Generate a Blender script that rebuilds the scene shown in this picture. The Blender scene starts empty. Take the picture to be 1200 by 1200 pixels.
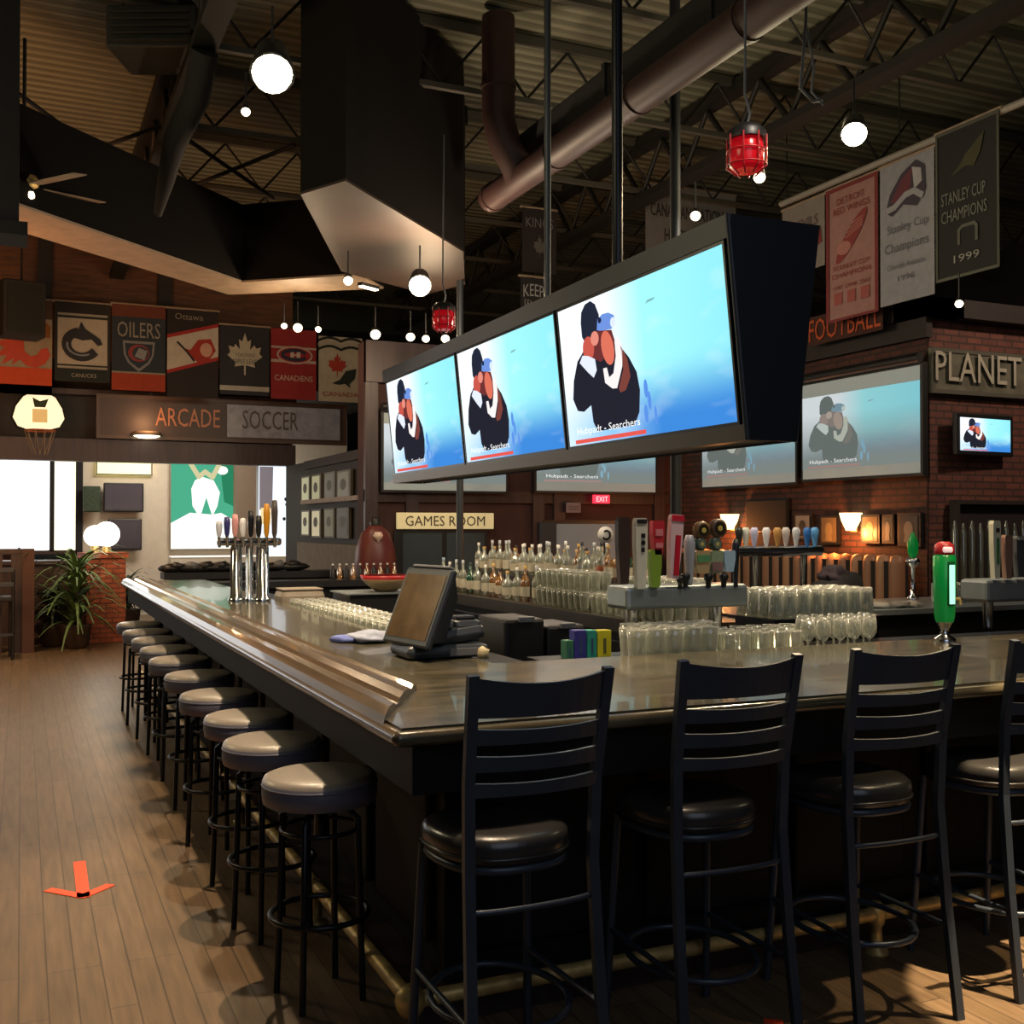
import bpy, bmesh, math, random
from mathutils import Vector, Matrix
random.seed(7)
sc = bpy.context.scene
COL = sc.collection
PI = math.pi
# ------------------------------------------------------------------ camera model
F = 1280.0; H = 1.65
TH = math.atan(575/1280.0); PT = math.atan(17/1280.0)
fw = Vector((math.sin(TH)*math.cos(PT), math.cos(TH)*math.cos(PT), math.sin(PT)))
rt = Vector((math.cos(TH), -math.sin(TH), 0))
up = rt.cross(fw)
CAM = Vector((0, 0, H))
def ray(px, py): return fw + rt*((px-600)/F) + up*((600-py)/F)
def on(ax, v, px, py):
    d = ray(px, py); i = 'XYZ'.index(ax)
    return CAM + d*((v-CAM[i])/d[i])
def at(px, py, dep): return CAM + ray(px, py)*dep
# ------------------------------------------------------------------ materials
def lin(c):
    if isinstance(c, str):
        c = [int(c[i:i+2], 16)/255 for i in (0, 2, 4)]
    return tuple((x/12.92 if x <= .04045 else ((x+.055)/1.055)**2.4) for x in c) + (1,)
MC = {}
def mat(name, col='808080', rough=.5, metal=0., emit=None, es=1., noise=0., nscale=8., bump=0., coat=0., spec=.5):
    if name in MC: return MC[name]
    m = bpy.data.materials.new(name); m.use_nodes = True
    nt = m.node_tree; b = nt.nodes['Principled BSDF']
    c = lin(col)
    b.inputs['Base Color'].default_value = c
    b.inputs['Roughness'].default_value = rough; b.inputs['Metallic'].default_value = metal
    b.inputs['Specular IOR Level'].default_value = spec
    b.inputs['Coat Weight'].default_value = coat
    tc = nt.nodes.new('ShaderNodeTexCoord')
    nz = nt.nodes.new('ShaderNodeTexNoise'); nz.inputs['Scale'].default_value = nscale; nz.inputs['Detail'].default_value = 4
    nt.links.new(tc.outputs['Object'], nz.inputs['Vector'])
    cr = nt.nodes.new('ShaderNodeValToRGB')
    k = max(noise, .04)
    cr.color_ramp.elements[0].color = tuple(x*(1-k) for x in c[:3])+(1,)
    cr.color_ramp.elements[1].color = tuple(min(1, x*(1+k)) for x in c[:3])+(1,)
    cr.color_ramp.elements[0].position = .3; cr.color_ramp.elements[1].position = .7
    nt.links.new(nz.outputs['Fac'], cr.inputs['Fac']); nt.links.new(cr.outputs['Color'], b.inputs['Base Color'])
    if bump:
        bp = nt.nodes.new('ShaderNodeBump'); bp.inputs['Strength'].default_value = bump; bp.inputs['Distance'].default_value = .01
        nt.links.new(nz.outputs['Fac'], bp.inputs['Height']); nt.links.new(bp.outputs['Normal'], b.inputs['Normal'])
    if emit:
        b.inputs['Emission Color'].default_value = lin(emit); b.inputs['Emission Strength'].default_value = es
    MC[name] = m; return m
def emi(name, col, s=1., sample=False):
    if name in MC: return MC[name]
    m = bpy.data.materials.new(name); m.use_nodes = True
    nt = m.node_tree; nt.nodes.clear()
    e = nt.nodes.new('ShaderNodeEmission'); e.inputs[0].default_value = lin(col); e.inputs[1].default_value = s
    o = nt.nodes.new('ShaderNodeOutputMaterial'); nt.links.new(e.outputs[0], o.inputs[0])
    if not sample: m.cycles.emission_sampling = 'NONE'
    MC[name] = m; return m
def brickmat(name, c1, c2, mortar, sx=.2, sy=.065, rough=.8, along=None, ms=.012, bump=.4, vary=.5):
    m = bpy.data.materials.new(name); m.use_nodes = True
    nt = m.node_tree; b = nt.nodes['Principled BSDF']; N = nt.nodes.new; L = nt.links.new
    tc = N('ShaderNodeTexCoord'); sp = N('ShaderNodeSeparateXYZ'); L(tc.outputs['Object'], sp.inputs[0])
    cb = N('ShaderNodeCombineXYZ')
    if along == 'floor':
        L(sp.outputs['Y'], cb.inputs[0]); L(sp.outputs['X'], cb.inputs[1])
    else:
        ad = N('ShaderNodeMath'); L(sp.outputs['X'], ad.inputs[0]); L(sp.outputs['Y'], ad.inputs[1])
        L(ad.outputs[0], cb.inputs[0]); L(sp.outputs['Z'], cb.inputs[1])
    bt = N('ShaderNodeTexBrick'); L(cb.outputs[0], bt.inputs['Vector'])
    bt.inputs['Color1'].default_value = lin(c1); bt.inputs['Color2'].default_value = lin(c2); bt.inputs['Mortar'].default_value = lin(mortar)
    bt.inputs['Scale'].default_value = 1; bt.inputs['Brick Width'].default_value = sx; bt.inputs['Row Height'].default_value = sy
    bt.inputs['Mortar Size'].default_value = ms; bt.inputs['Mortar Smooth'].default_value = .2
    if along == 'floor': bt.offset = .37; bt.offset_frequency = 3
    nz = N('ShaderNodeTexNoise'); nz.inputs['Scale'].default_value = 6; nz.inputs['Detail'].default_value = 5
    mp = N('ShaderNodeMapping'); L(cb.outputs[0], mp.inputs[0])
    if along == 'floor': mp.inputs['Scale'].default_value = (.5, 6, 1)
    L(mp.outputs[0], nz.inputs['Vector'])
    mr = N('ShaderNodeMapRange'); L(nz.outputs['Fac'], mr.inputs[0]); mr.inputs[1].default_value = .3; mr.inputs[2].default_value = .7
    mr.inputs[3].default_value = 1-vary*.6; mr.inputs[4].default_value = 1+vary*.3
    vm = N('ShaderNodeVectorMath'); vm.operation = 'SCALE'; L(bt.outputs['Color'], vm.inputs[0]); L(mr.outputs[0], vm.inputs['Scale'])
    L(vm.outputs[0], b.inputs['Base Color']); b.inputs['Roughness'].default_value = rough
    bp = N('ShaderNodeBump'); bp.inputs['Strength'].default_value = bump; bp.inputs['Distance'].default_value = .005; bp.invert = True
    L(bt.outputs['Fac'], bp.inputs['Height']); L(bp.outputs[0], b.inputs['Normal'])
    MC[name] = m; return m
def woodmat(name, c1, c2, rough=.35, scale=(1, 1, 1), coat=0.):
    m = bpy.data.materials.new(name); m.use_nodes = True
    nt = m.node_tree; b = nt.nodes['Principled BSDF']; N = nt.nodes.new; L = nt.links.new
    tc = N('ShaderNodeTexCoord'); mp = N('ShaderNodeMapping'); L(tc.outputs['Object'], mp.inputs[0]); mp.inputs['Scale'].default_value = scale
    nz = N('ShaderNodeTexNoise'); nz.inputs['Scale'].default_value = 3; nz.inputs['Detail'].default_value = 6; nz.inputs['Distortion'].default_value = .6
    L(mp.outputs[0], nz.inputs[0]); cr = N('ShaderNodeValToRGB'); L(nz.outputs['Fac'], cr.inputs[0])
    cr.color_ramp.elements[0].position = .35; cr.color_ramp.elements[1].position = .68
    cr.color_ramp.elements[0].color = lin(c1); cr.color_ramp.elements[1].color = lin(c2)
    L(cr.outputs[0], b.inputs['Base Color']); b.inputs['Roughness'].default_value = rough; b.inputs['Coat Weight'].default_value = coat
    MC[name] = m; return m
def deckmat(name, c1, c2, period=.15, axis='Y', rough=.6):
    m = bpy.data.materials.new(name); m.use_nodes = True
    nt = m.node_tree; b = nt.nodes['Principled BSDF']; N = nt.nodes.new; L = nt.links.new
    tc = N('ShaderNodeTexCoord'); sp = N('ShaderNodeSeparateXYZ'); L(tc.outputs['Object'], sp.inputs[0])
    mu = N('ShaderNodeMath'); mu.operation = 'MULTIPLY'; L(sp.outputs[axis], mu.inputs[0]); mu.inputs[1].default_value = 2*PI/period
    si = N('ShaderNodeMath'); si.operation = 'SINE'; L(mu.outputs[0], si.inputs[0])
    mr = N('ShaderNodeMapRange'); L(si.outputs[0], mr.inputs[0]); mr.inputs[1].default_value = -.6; mr.inputs[2].default_value = .6
    mx = N('ShaderNodeMix'); mx.data_type = 'RGBA'; L(mr.outputs[0], mx.inputs[0]); mx.inputs[6].default_value = lin(c1); mx.inputs[7].default_value = lin(c2)
    L(mx.outputs[2], b.inputs['Base Color']); b.inputs['Roughness'].default_value = rough
    bp = N('ShaderNodeBump'); bp.inputs['Distance'].default_value = .03; bp.inputs['Strength'].default_value = .8
    L(mr.outputs[0], bp.inputs['Height']); L(bp.outputs[0], b.inputs['Normal'])
    MC[name] = m; return m
def glassmat(name, col='dfe6e2', tr=.55, gl=.3, rough=.08):
    m = bpy.data.materials.new(name); m.use_nodes = True
    nt = m.node_tree; nt.nodes.clear(); N = nt.nodes.new; L = nt.links.new
    t = N('ShaderNodeBsdfTransparent'); t.inputs[0].default_value = lin(col)
    g = N('ShaderNodeBsdfGlossy'); g.inputs[0].default_value = (.95, .95, .95, 1); g.inputs['Roughness'].default_value = rough
    d = N('ShaderNodeBsdfDiffuse'); d.inputs[0].default_value = lin(col)
    lw = N('ShaderNodeLayerWeight'); lw.inputs[0].default_value = .45
    m1 = N('ShaderNodeMixShader'); m1.inputs[0].default_value = gl; L(d.outputs[0], m1.inputs[1]); L(g.outputs[0], m1.inputs[2])
    mr = N('ShaderNodeMapRange'); L(lw.outputs['Facing'], mr.inputs[0]); mr.inputs[3].default_value = 1-tr; mr.inputs[4].default_value = .8
    m2 = N('ShaderNodeMixShader'); L(mr.outputs[0], m2.inputs[0]); L(t.outputs[0], m2.inputs[1]); L(m1.outputs[0], m2.inputs[2])
    o = N('ShaderNodeOutputMaterial'); L(m2.outputs[0], o.inputs[0])
    MC[name] = m; return m
def screenmat(name, s=1., wash=0.):
    """television picture background: white upper left, cyan right, blue towards the bottom"""
    m = bpy.data.materials.new(name); m.use_nodes = True
    nt = m.node_tree; nt.nodes.clear(); N = nt.nodes.new; L = nt.links.new
    tc = N('ShaderNodeTexCoord'); sp = N('ShaderNodeSeparateXYZ'); L(tc.outputs['Generated'], sp.inputs[0])
    r1 = N('ShaderNodeValToRGB'); L(sp.outputs['X'], r1.inputs[0]); e = r1.color_ramp.elements
    e[0].position = .33; e[0].color = lin('f4fbff'); e[1].position = 1; e[1].color = lin('8fe6f2')
    k = e.new(.56); k.color = lin('a2f2f8')
    r2 = N('ShaderNodeValToRGB'); L(sp.outputs['X'], r2.inputs[0]); e2 = r2.color_ramp.elements
    e2[0].position = .0; e2[0].color = lin('d4ecfa'); e2[1].position = .62; e2[1].color = lin('3d86d6'); k2 = e2.new(.3); k2.color = lin('8cc4f0')
    mr = N('ShaderNodeMapRange'); L(sp.outputs['Z'], mr.inputs[0]); mr.inputs[1].default_value = .08; mr.inputs[2].default_value = .5; mr.interpolation_type = 'SMOOTHSTEP'
    mx = N('ShaderNodeMix'); mx.data_type = 'RGBA'; L(mr.outputs[0], mx.inputs[0]); L(r2.outputs[0], mx.inputs[6]); L(r1.outputs[0], mx.inputs[7])
    nz = N('ShaderNodeTexNoise'); nz.inputs['Scale'].default_value = 3.5; L(tc.outputs['Generated'], nz.inputs[0])
    mr2 = N('ShaderNodeMapRange'); L(nz.outputs['Fac'], mr2.inputs[0]); mr2.inputs[1].default_value = .55; mr2.inputs[2].default_value = .8; mr2.inputs[4].default_value = .35
    mx2 = N('ShaderNodeMix'); mx2.data_type = 'RGBA'; L(mr2.outputs[0], mx2.inputs[0]); L(mx.outputs[2], mx2.inputs[6]); mx2.inputs[7].default_value = lin('e8fcff')
    out = mx2.outputs[2]
    if wash:
        mr3 = N('ShaderNodeMapRange'); L(sp.outputs['Z'], mr3.inputs[0]); mr3.inputs[1].default_value = .12; mr3.inputs[2].default_value = .75; mr3.inputs[3].default_value = 1; mr3.inputs[4].default_value = wash
        mx3 = N('ShaderNodeMix'); mx3.data_type = 'RGBA'; L(mr3.outputs[0], mx3.inputs[0]); L(out, mx3.inputs[6]); mx3.inputs[7].default_value = lin('8a938f')
        out = mx3.outputs[2]
    em = N('ShaderNodeEmission'); L(out, em.inputs[0]); em.inputs[1].default_value = s
    o = N('ShaderNodeOutputMaterial'); L(em.outputs[0], o.inputs[0])
    MC[name] = m; return m

M = {}
M['black'] = mat('black_paint', '151517', .45)
M['black2'] = mat('black_metal', '1c1e22', .35, .6)
M['chair'] = mat('chair_metal', '343c47', .38, .3, noise=.1)
M['vinyl'] = mat('black_vinyl', '2b2a29', .3, bump=.08, nscale=60, coat=.15)
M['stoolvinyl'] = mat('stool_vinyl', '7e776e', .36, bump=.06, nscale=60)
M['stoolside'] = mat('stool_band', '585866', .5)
M['dark'] = mat('dark_brown', '221c1a', .7, noise=.2)
M['darker'] = mat('near_black', '141212', .8, noise=.2)  # plain near-black tone with faint noise
M['body'] = mat('bar_black', '0e0f0f', .6, noise=.25, spec=.25)
M['chrome'] = mat('chrome', 'c9ccd0', .12, 1.)
M['steel'] = mat('brushed_steel', 'a9b4b9', .32, .7, noise=.1)
M['brass'] = mat('aged_brass', 'c0a468', .42, .5, noise=.45, nscale=14)
M['duct'] = mat('maroon_duct', '38221f', .55, .1, noise=.2, nscale=3)
M['duct2'] = mat('dark_duct', '2b2522', .55, .2, noise=.2, nscale=2)
M['joist'] = mat('joist_paint', '1c1a16', .6, .2)
M['chord'] = mat('joist_chord', '4a463c', .6, .1)
M['pipe'] = mat('grey_pipe', '4a4e52', .4, .6)
M['bezel'] = mat('tv_bezel', '23252b', .35)
M['bankrail'] = mat('bank_rail', '2c3038', .45)
M['bankend'] = mat('bank_end', '15181e', .5)
M['trim'] = mat('pale_trim', '857462', .6, noise=.15)
M['white'] = mat('white_paint', 'd8d6cf', .6)
M['cream'] = mat('cream_wall', 'c9bfae', .7, noise=.05)
M['grey'] = mat('grey_plastic', '5d6064', .5)
M['pos'] = mat('terminal_plastic', '2a2f34', .4, noise=.1)
M['glass'] = glassmat('clear_glass', 'e6e8e0', .8, .5, .06)
M['glass2'] = glassmat('bottle_glass', 'c9cdb8', .35, .5, .12)
M['gold'] = glassmat('amber_liquor', 'b07a3a', .15, .4, .1)
M['greenglass'] = glassmat('green_bottle', '2f6b48', .2, .4, .1)
M['red'] = mat('red_paint', 'b3222a', .4)
M['redglow'] = mat('red_glow', 'a0101a', .2, emit='e01020', es=.3)
M['green'] = mat('green_tower', '0d7a35', .25, emit='0a8a38', es=.25)
M['greenlit'] = emi('green_sign_lit', 'a8ffcc', 1.5, True)
M['orange'] = mat('orange_tape', 'ff4f28', .55)
M['leaf'] = mat('leaf_green', '4d6a35', .6, noise=.4, nscale=20)
M['leafd'] = mat('leaf_dark', '2a3a26', .7, noise=.4, nscale=20)
M['pot'] = mat('planter_soil', '3a2a20', .8, noise=.3)
M['jacket'] = mat('black_cloth', '1b1a1d', .9, noise=.3, bump=.5, nscale=15)
M['towel'] = mat('blue_grey_cloth', '8d94a6', .9, noise=.15, bump=.5, nscale=30)
M['towelb'] = mat('blue_stripe_cloth', '5a66a0', .9, noise=.15)
M['beige'] = mat('beige_plastic', '9a8d7c', .6, noise=.1)
M['brick'] = brickmat('red_brick', '4f2a20', '3c2019', '2a1c17', .2, .068, .8)
M['brickl'] = brickmat('pier_brick', '6a3d30', '57322a', '3d2822', .21, .07, .75)
M['brickp'] = brickmat('pillar_brick', 'a0502e', '8e4426', '6c3a26', .2, .07, .8)
M['floor'] = brickmat('oak_planks', '6f5a43', '63503a', '46382a', 1.1, .095, .42, 'floor', .003, .15, .5)
M['deck'] = deckmat('steel_deck', '5c5b48', '757360', .16, 'Y')
M['top'] = woodmat('bar_top_wood', '3a3629', '5a5240', .22, (1, 6, 1), .3)
M['topl'] = woodmat('bar_top_wood_long', '3c3a2e', '565142', .22, (8, .6, 1), .3)
M['railw'] = woodmat('arm_rail_wood', '3a2f22', '5a4a36', .3, (10, .5, 6), .4)
M['darkwood'] = woodmat('dark_wood', '261a17', '382622', .45, (6, 6, .6))
M['plum'] = woodmat('plum_wood', '2a2024', '3a2c30', .45, (6, 6, .6))
M['orangewood'] = woodmat('orange_wood', '4a2c18', '6b4022', .6, (1, 1, 8))
M['redwall'] = mat('maroon_wall', '3c2220', .8, noise=.2, nscale=3)
M['lamp'] = emi('lamp_warm', 'fff0cc', 9)
M['lamps'] = emi('lamp_small', 'ffe9c0', 6)
M['globe'] = emi('globe_white', 'fffaf0', 4)
M['win'] = emi('window_daylight', 'ffffff', 2.2, True)
M['win2'] = emi('window_cream', 'fff6d8', 1.5, True)
# picture colours
def pc(h, s=1.): return emi('pix_%s_%d' % (h, int(s*100)), h, s)
def cl(h): return mat('cloth_'+h, h, .85, noise=.08, nscale=12)
SCR = screenmat('tv_picture', 1.15); SCRP = screenmat('projector_picture', .8, .2); SCRF = screenmat('projector_far', .8, .1)

# ------------------------------------------------------------------ mesh builder
class MB:
    def __init__(s): s.v = []; s.f = []; s.m = []; s.sm = []; s.mats = []
    def mi(s, m):
        if m not in s.mats: s.mats.append(m)
        return s.mats.index(m)
    def add(s, vs, fs, m, smooth=False, T=None):
        o = len(s.v); k = s.mi(m)
        for v in vs:
            v = Vector(v)
            s.v.append(T @ v if T else v)
        for f in fs: s.f.append([i+o for i in f]); s.m.append(k); s.sm.append(smooth)
        return s
    def box(s, x0, x1, y0, y1, z0, z1, m, T=None, bv=0.):
        if bv <= 0:
            vs = [(x, y, z) for z in (z0, z1) for y in (y0, y1) for x in (x0, x1)]
            return s.add(vs, [(0, 2, 3, 1), (4, 5, 7, 6), (0, 1, 5, 4), (1, 3, 7, 5), (3, 2, 6, 7), (2, 0, 4, 6)], m, False, T)
        bm = bmesh.new(); bmesh.ops.create_cube(bm, size=1)
        for v in bm.verts:
            v.co = Vector(((x0+x1)/2+v.co.x*(x1-x0), (y0+y1)/2+v.co.y*(y1-y0), (z0+z1)/2+v.co.z*(z1-z0)))
        bv = min(bv, .45*min(x1-x0, y1-y0, z1-z0))
        bmesh.ops.bevel(bm, geom=bm.edges[:], offset=bv, segments=2, affect='EDGES', profile=.5)
        bm.verts.index_update()
        s.add([v.co.copy() for v in bm.verts], [[v.index for v in f.verts] for f in bm.faces], m, False, T); bm.free(); return s
    def prism(s, pts, z0, z1, m, T=None):
        n = len(pts)
        vs = [(p[0], p[1], z0) for p in pts]+[(p[0], p[1], z1) for p in pts]
        fs = [list(range(n))[::-1], list(range(n, 2*n))]+[(i, (i+1) % n, (i+1) % n+n, i+n) for i in range(n)]
        return s.add(vs, fs, m, False, T)
    def lathe(s, prof, m, n=16, T=None, smooth=True, cap=True):
        vs = []; fs = []
        for r, z in prof:
            for i in range(n): a = 2*PI*i/n; vs.append((r*math.cos(a), r*math.sin(a), z))
        for j in range(len(prof)-1):
            for i in range(n): fs.append((j*n+i, j*n+(i+1) % n, (j+1)*n+(i+1) % n, (j+1)*n+i))
        s.add(vs, fs, m, smooth, T)
        if cap:
            for j in (0, len(prof)-1):
                if prof[j][0] > 1e-4: s.add([vs[j*n+i] for i in range(n)], [list(range(n))], m, False, T)
        return s
    def tube(s, pts, r, m, n=10, closed=False, T=None, flat=None):
        pts = [Vector(p) for p in pts]; N = len(pts); vs = []; fs = []
        ref = None
        for i, p in enumerate(pts):
            if closed: d = pts[(i+1) % N]-pts[i-1]
            else: d = pts[min(i+1, N-1)]-pts[max(i-1, 0)]
            d.normalize()
            if ref is None:
                ref = Vector((0, 0, 1)) if abs(d.z) < .9 else Vector((1, 0, 0))
            a = d.cross(ref).normalized(); b = a.cross(d).normalized(); ref = b
            rr = r[i] if isinstance(r, (list, tuple)) else r
            for k in range(n):
                t = 2*PI*k/n; vs.append(p+a*(rr*math.cos(t)*(flat or 1))+b*(rr*math.sin(t)))
        for i in range(N if closed else N-1):
            for k in range(n): fs.append((i*n+k, i*n+(k+1) % n, ((i+1) % N)*n+(k+1) % n, ((i+1) % N)*n+k))
        s.add(vs, fs, m, True, T)
        if not closed:
            s.add([vs[k] for k in range(n)], [list(range(n))], m, False, T); s.add([vs[(N-1)*n+k] for k in range(n)], [list(range(n))], m, False, T)
        return s
    def bar(s, a, b, w, d, m):
        """square-section bar between two points"""
        a = Vector(a); b = Vector(b); z = (b-a); L = z.length; z.normalize()
        x = z.orthogonal() if abs(z.z) < .9 else Vector((1, 0, 0))
        y = z.cross(x).normalized(); x = y.cross(z).normalized()
        T = Matrix.Translation(a) @ Matrix((x, y, z)).transposed().to_4x4()
        return s.box(-w/2, w/2, -d/2, d/2, 0, L, m, T)
    def blob(s, c, rad, m, amp=.15, sub=2, seed=1, fz=None):
        bm = bmesh.new(); bmesh.ops.create_icosphere(bm, subdivisions=sub, radius=1)
        rnd = random.Random(seed); ph = [rnd.uniform(0, 6) for _ in range(6)]
        vs = []
        for v in bm.verts:
            p = v.co; q = 1+amp*(math.sin(p.x*4+ph[0])*math.cos(p.y*5+ph[1])+.6*math.sin(p.z*7+ph[2]+p.x*3)+.4*math.sin(p.y*11+ph[3]))
            z = c[2]+p.z*rad[2]*q
            if fz is not None: z = max(z, fz)
            vs.append((c[0]+p.x*rad[0]*q, c[1]+p.y*rad[1]*q, z))
        bm.verts.index_update()
        s.add(vs, [[v.index for v in f.verts] for f in bm.faces], m, True); bm.free(); return s
    # flat drawings in the local x-z plane, facing -y ; o = how far proud
    def flat(s, pts, m, o=0., T=None, W=1., Hh=1.):
        return s.add([(p[0]*W, -o, p[1]*Hh) for p in pts], [list(range(len(pts)))], m, False, T)
    def build(s, name, parent=None):
        me = bpy.data.meshes.new(name); me.from_pydata([tuple(v) for v in s.v], [], s.f)
        for m in s.mats: me.materials.append(m)
        me.polygons.foreach_set('material_index', s.m); me.polygons.foreach_set('use_smooth', s.sm)
        me.update()
        o = bpy.data.objects.new(name, me); COL.objects.link(o)
        if parent: o.parent = parent
        return o
def ell(cx, cy, rx, ry, n=20, a0=0, a1=2*PI, rot=0):
    out = []
    full = abs(a1-a0-2*PI) < 1e-6
    for i in range(n if full else n+1):
        a = a0+(a1-a0)*i/n; x = rx*math.cos(a); y = ry*math.sin(a)
        out.append((cx+x*math.cos(rot)-y*math.sin(rot), cy+x*math.sin(rot)+y*math.cos(rot)))
    return out
def stroke(d, pts, w, m, o, W=1., Hh=1., asp=1.):
    """thick polyline of width w (in real units) drawn on a flat picture"""
    P = [Vector((p[0]*W, p[1]*Hh)) for p in pts]
    for a, b in zip(P[:-1], P[1:]):
        o += .0004; dd = (b-a)
        if dd.length < 1e-6: continue
        dd.normalize(); n = Vector((-dd.y, dd.x))*w/2; e = dd*w*.3
        q = [a-n-e, b-n+e, b+n+e, a+n-e]
        d.add([(p.x, -o, p.y) for p in q], [(0, 1, 2, 3)], m)
TXT = {}
def textdata(st):
    if st in TXT: return TXT[st]
    cu = bpy.data.curves.new('t', 'FONT'); cu.body = st; cu.resolution_u = 2
    ob = bpy.data.objects.new('t', cu); COL.objects.link(ob)
    bpy.context.view_layer.update()
    dg = bpy.context.evaluated_depsgraph_get(); me = bpy.data.meshes.new_from_object(ob.evaluated_get(dg))
    vs = [v.co.copy() for v in me.vertices]; fs = [list(p.vertices) for p in me.polygons]
    bpy.data.objects.remove(ob); bpy.data.curves.remove(cu); bpy.data.meshes.remove(me)
    x0 = min(v.x for v in vs); x1 = max(v.x for v in vs); y0 = min(v.y for v in vs); y1 = max(v.y for v in vs)
    vs = [((v.x-x0)/(x1-x0), (v.y-y0)/(y1-y0)) for v in vs]
    TXT[st] = (vs, fs); return TXT[st]
def text(d, st, x0, x1, z0, z1, m, o=.004, T=None, slant=0, arch=0):
    vs, fs = textdata(st)
    d.add([(x0+(x1-x0)*v[0]+slant*v[1]*(z1-z0), -o, z0+(z1-z0)*v[1]+arch*math.sin(PI*v[0])) for v in vs], fs, m, False, T)
# ------------------------------------------------------------------ things
def tag(o, label=None, cat=None, group=None, kind=None):
    if label: o['label'] = label
    if cat: o['category'] = cat
    if group: o['group'] = group
    if kind: o['kind'] = kind
    return o
def thing(name, label, cat, loc=(0, 0, 0), rz=0., group=None):
    o = bpy.data.objects.new(name, None); COL.objects.link(o); o.empty_display_size = .1
    o.location = loc; o.rotation_euler = (0, 0, rz)
    return tag(o, label, cat, group)
def struct(name, mb): return tag(mb.build(name), kind='structure')
def dup(root, loc=None, rz=None, label=None, group=None, scale=None):
    r = root.copy(); COL.objects.link(r)
    if loc is not None: r.location = loc
    if rz is not None: r.rotation_euler = (0, 0, rz)
    if label: r['label'] = label
    if group: r['group'] = group
    if scale: r.scale = scale
    for ch in list(root.children):
        c = ch.copy(); COL.objects.link(c); c.parent = r
        for g in list(ch.children):
            e = g.copy(); COL.objects.link(e); e.parent = c
    return r
def R(d): return math.radians(d)
def panel(ax, v, px0, px1, yt, yb):
    """rectangle on wall plane ax=v seen between columns px0..px1, heights read at its middle column: (origin, W, H, rz)"""
    pm = (px0+px1)/2
    a = on(ax, v, px0, 600); b = on(ax, v, px1, 600)
    zt = on(ax, v, pm, yt).z; zb = on(ax, v, pm, yb).z
    W = (Vector(a.xy)-Vector(b.xy)).length
    return Vector((a.x, a.y, zb)), W, zt-zb, (0 if ax == 'Y' else -PI/2)

# ================================================================== THE ROOM
XW, YW = 8.2, 12.8
m = MB(); m.box(-9, 15, -3, 25, -.1, 0, M['floor']); struct('floor', m)
m = MB(); m.box(-9, 15, -3, 25, 6.2, 6.3, M['deck']); struct('ceiling', m)
m = MB(); m.box(XW, XW+.3, 8.2, 13.1, 0, 3.72, M['brick'])
struct('wall_right', m)
m = MB(); m.box(XW+.02, 15, 8.18, 8.5, 0, 3.72, M['brickl']); struct('wall_pier', m)
m = MB(); m.box(XW-.14, XW+.32, 8.02, 13.1, 3.72, 3.9, M['dark']); m.box(XW-.14, 15, 8.02, 8.5, 3.72, 3.9, M['dark'])
m.box(XW-.08, XW, 8.12, 12.8, 3.52, 3.72, M['dark']); struct('trim_1', m)
m = MB(); m.box(3.78, XW, YW, YW+.25, 0, 3.9, M['redwall']); struct('wall_back', m)
m = MB()
for x in (3.78, 4.30, 6.02, 6.32, 7.84): m.box(x, x+.16, YW-.07, YW, 0, 3.9, M['plum'])
m.box(3.78, XW, YW-.1, YW, 3.4, 3.9, M['plum']); m.box(3.78, XW, YW-.05, YW, 1.95, 2.1, M['darkwood']); struct('trim_2', m)
m = MB(); m.box(3.9, 4.02, YW+.25, 17.6, 0, 2.62, M['dark']); struct('wall_side', m)
m = MB(); m.box(14.7, 15, -3, 25, 0, 6.2, M['darker']); struct('wall_far_right', m)
m = MB(); m.box(-9, 15, 24.7, 25, 0, 6.2, M['darker']); struct('wall_far', m)
m = MB(); m.box(-9, -8.8, -3, 25, 0, 6.2, M['darker']); struct('wall_left', m)
# wall above the arcade opening, with the sign fascia
m = MB(); m.box(-6, 4.0, 17.6, 17.9, 2.85, 4.15, M['dark']); m.box(-6, 4.0, 17.6, 17.9, 4.15, 6.2, M['orangewood'])
m.box(-6, 4, 17.35, 17.6, 2.62, 2.95, M['plum'])
m.box(-6, 4, 17.3, 17.6, 3.6, 3.68, M['darkwood'])
for x in (-1.4, .2, 1.9): m.box(x, x+.2, 17.5, 17.6, 4.15, 6.2, M['dark'])
struct('wall_arcade_lintel', m)
# arcade room beyond
m = MB()
c2 = on('Y', 21.45, 90, 600).x; m.box(c2+.02, 6, 21.5, 21.7, 0, 4, M['cream']); struct('wall_arcade_back', m)
m = MB(); m.box(-6, .05, 21.5, 21.7, 0, 1.2, M['redwall']); m.box(-6, .05, 21.5, 21.7, 3.2, 4, M['dark']); struct('wall_arcade_sill', m)
m = MB(); m.box(-6, 6, 17.9, 21.7, 3.9, 4.0, M['dark']); struct('ceiling_arcade', m)
a = on('Y', 21.45, -40, 600).x; b = on('Y', 21.45, 58, 600).x; c2 = on('Y', 21.45, 90, 600).x
m = MB(); m.box(-6, b, 21.5, 21.55, 1.2, 3.2, M['win']); struct('window_1', m)
m = MB(); m.box(b+.05, c2, 21.5, 21.55, 1.2, 3.2, M['win2']); struct('window_2', m)
m = MB(); m.box(b, b+.08, 21.4, 21.5, 1.2, 3.2, M['darker']); m.box(c2-.02, c2+.1, 21.4, 21.5, 0, 3.3, M['darker']); m.box(-6, c2, 21.4, 21.5, 1.15, 1.22, M['darkwood']); struct('trim_3', m)

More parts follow.
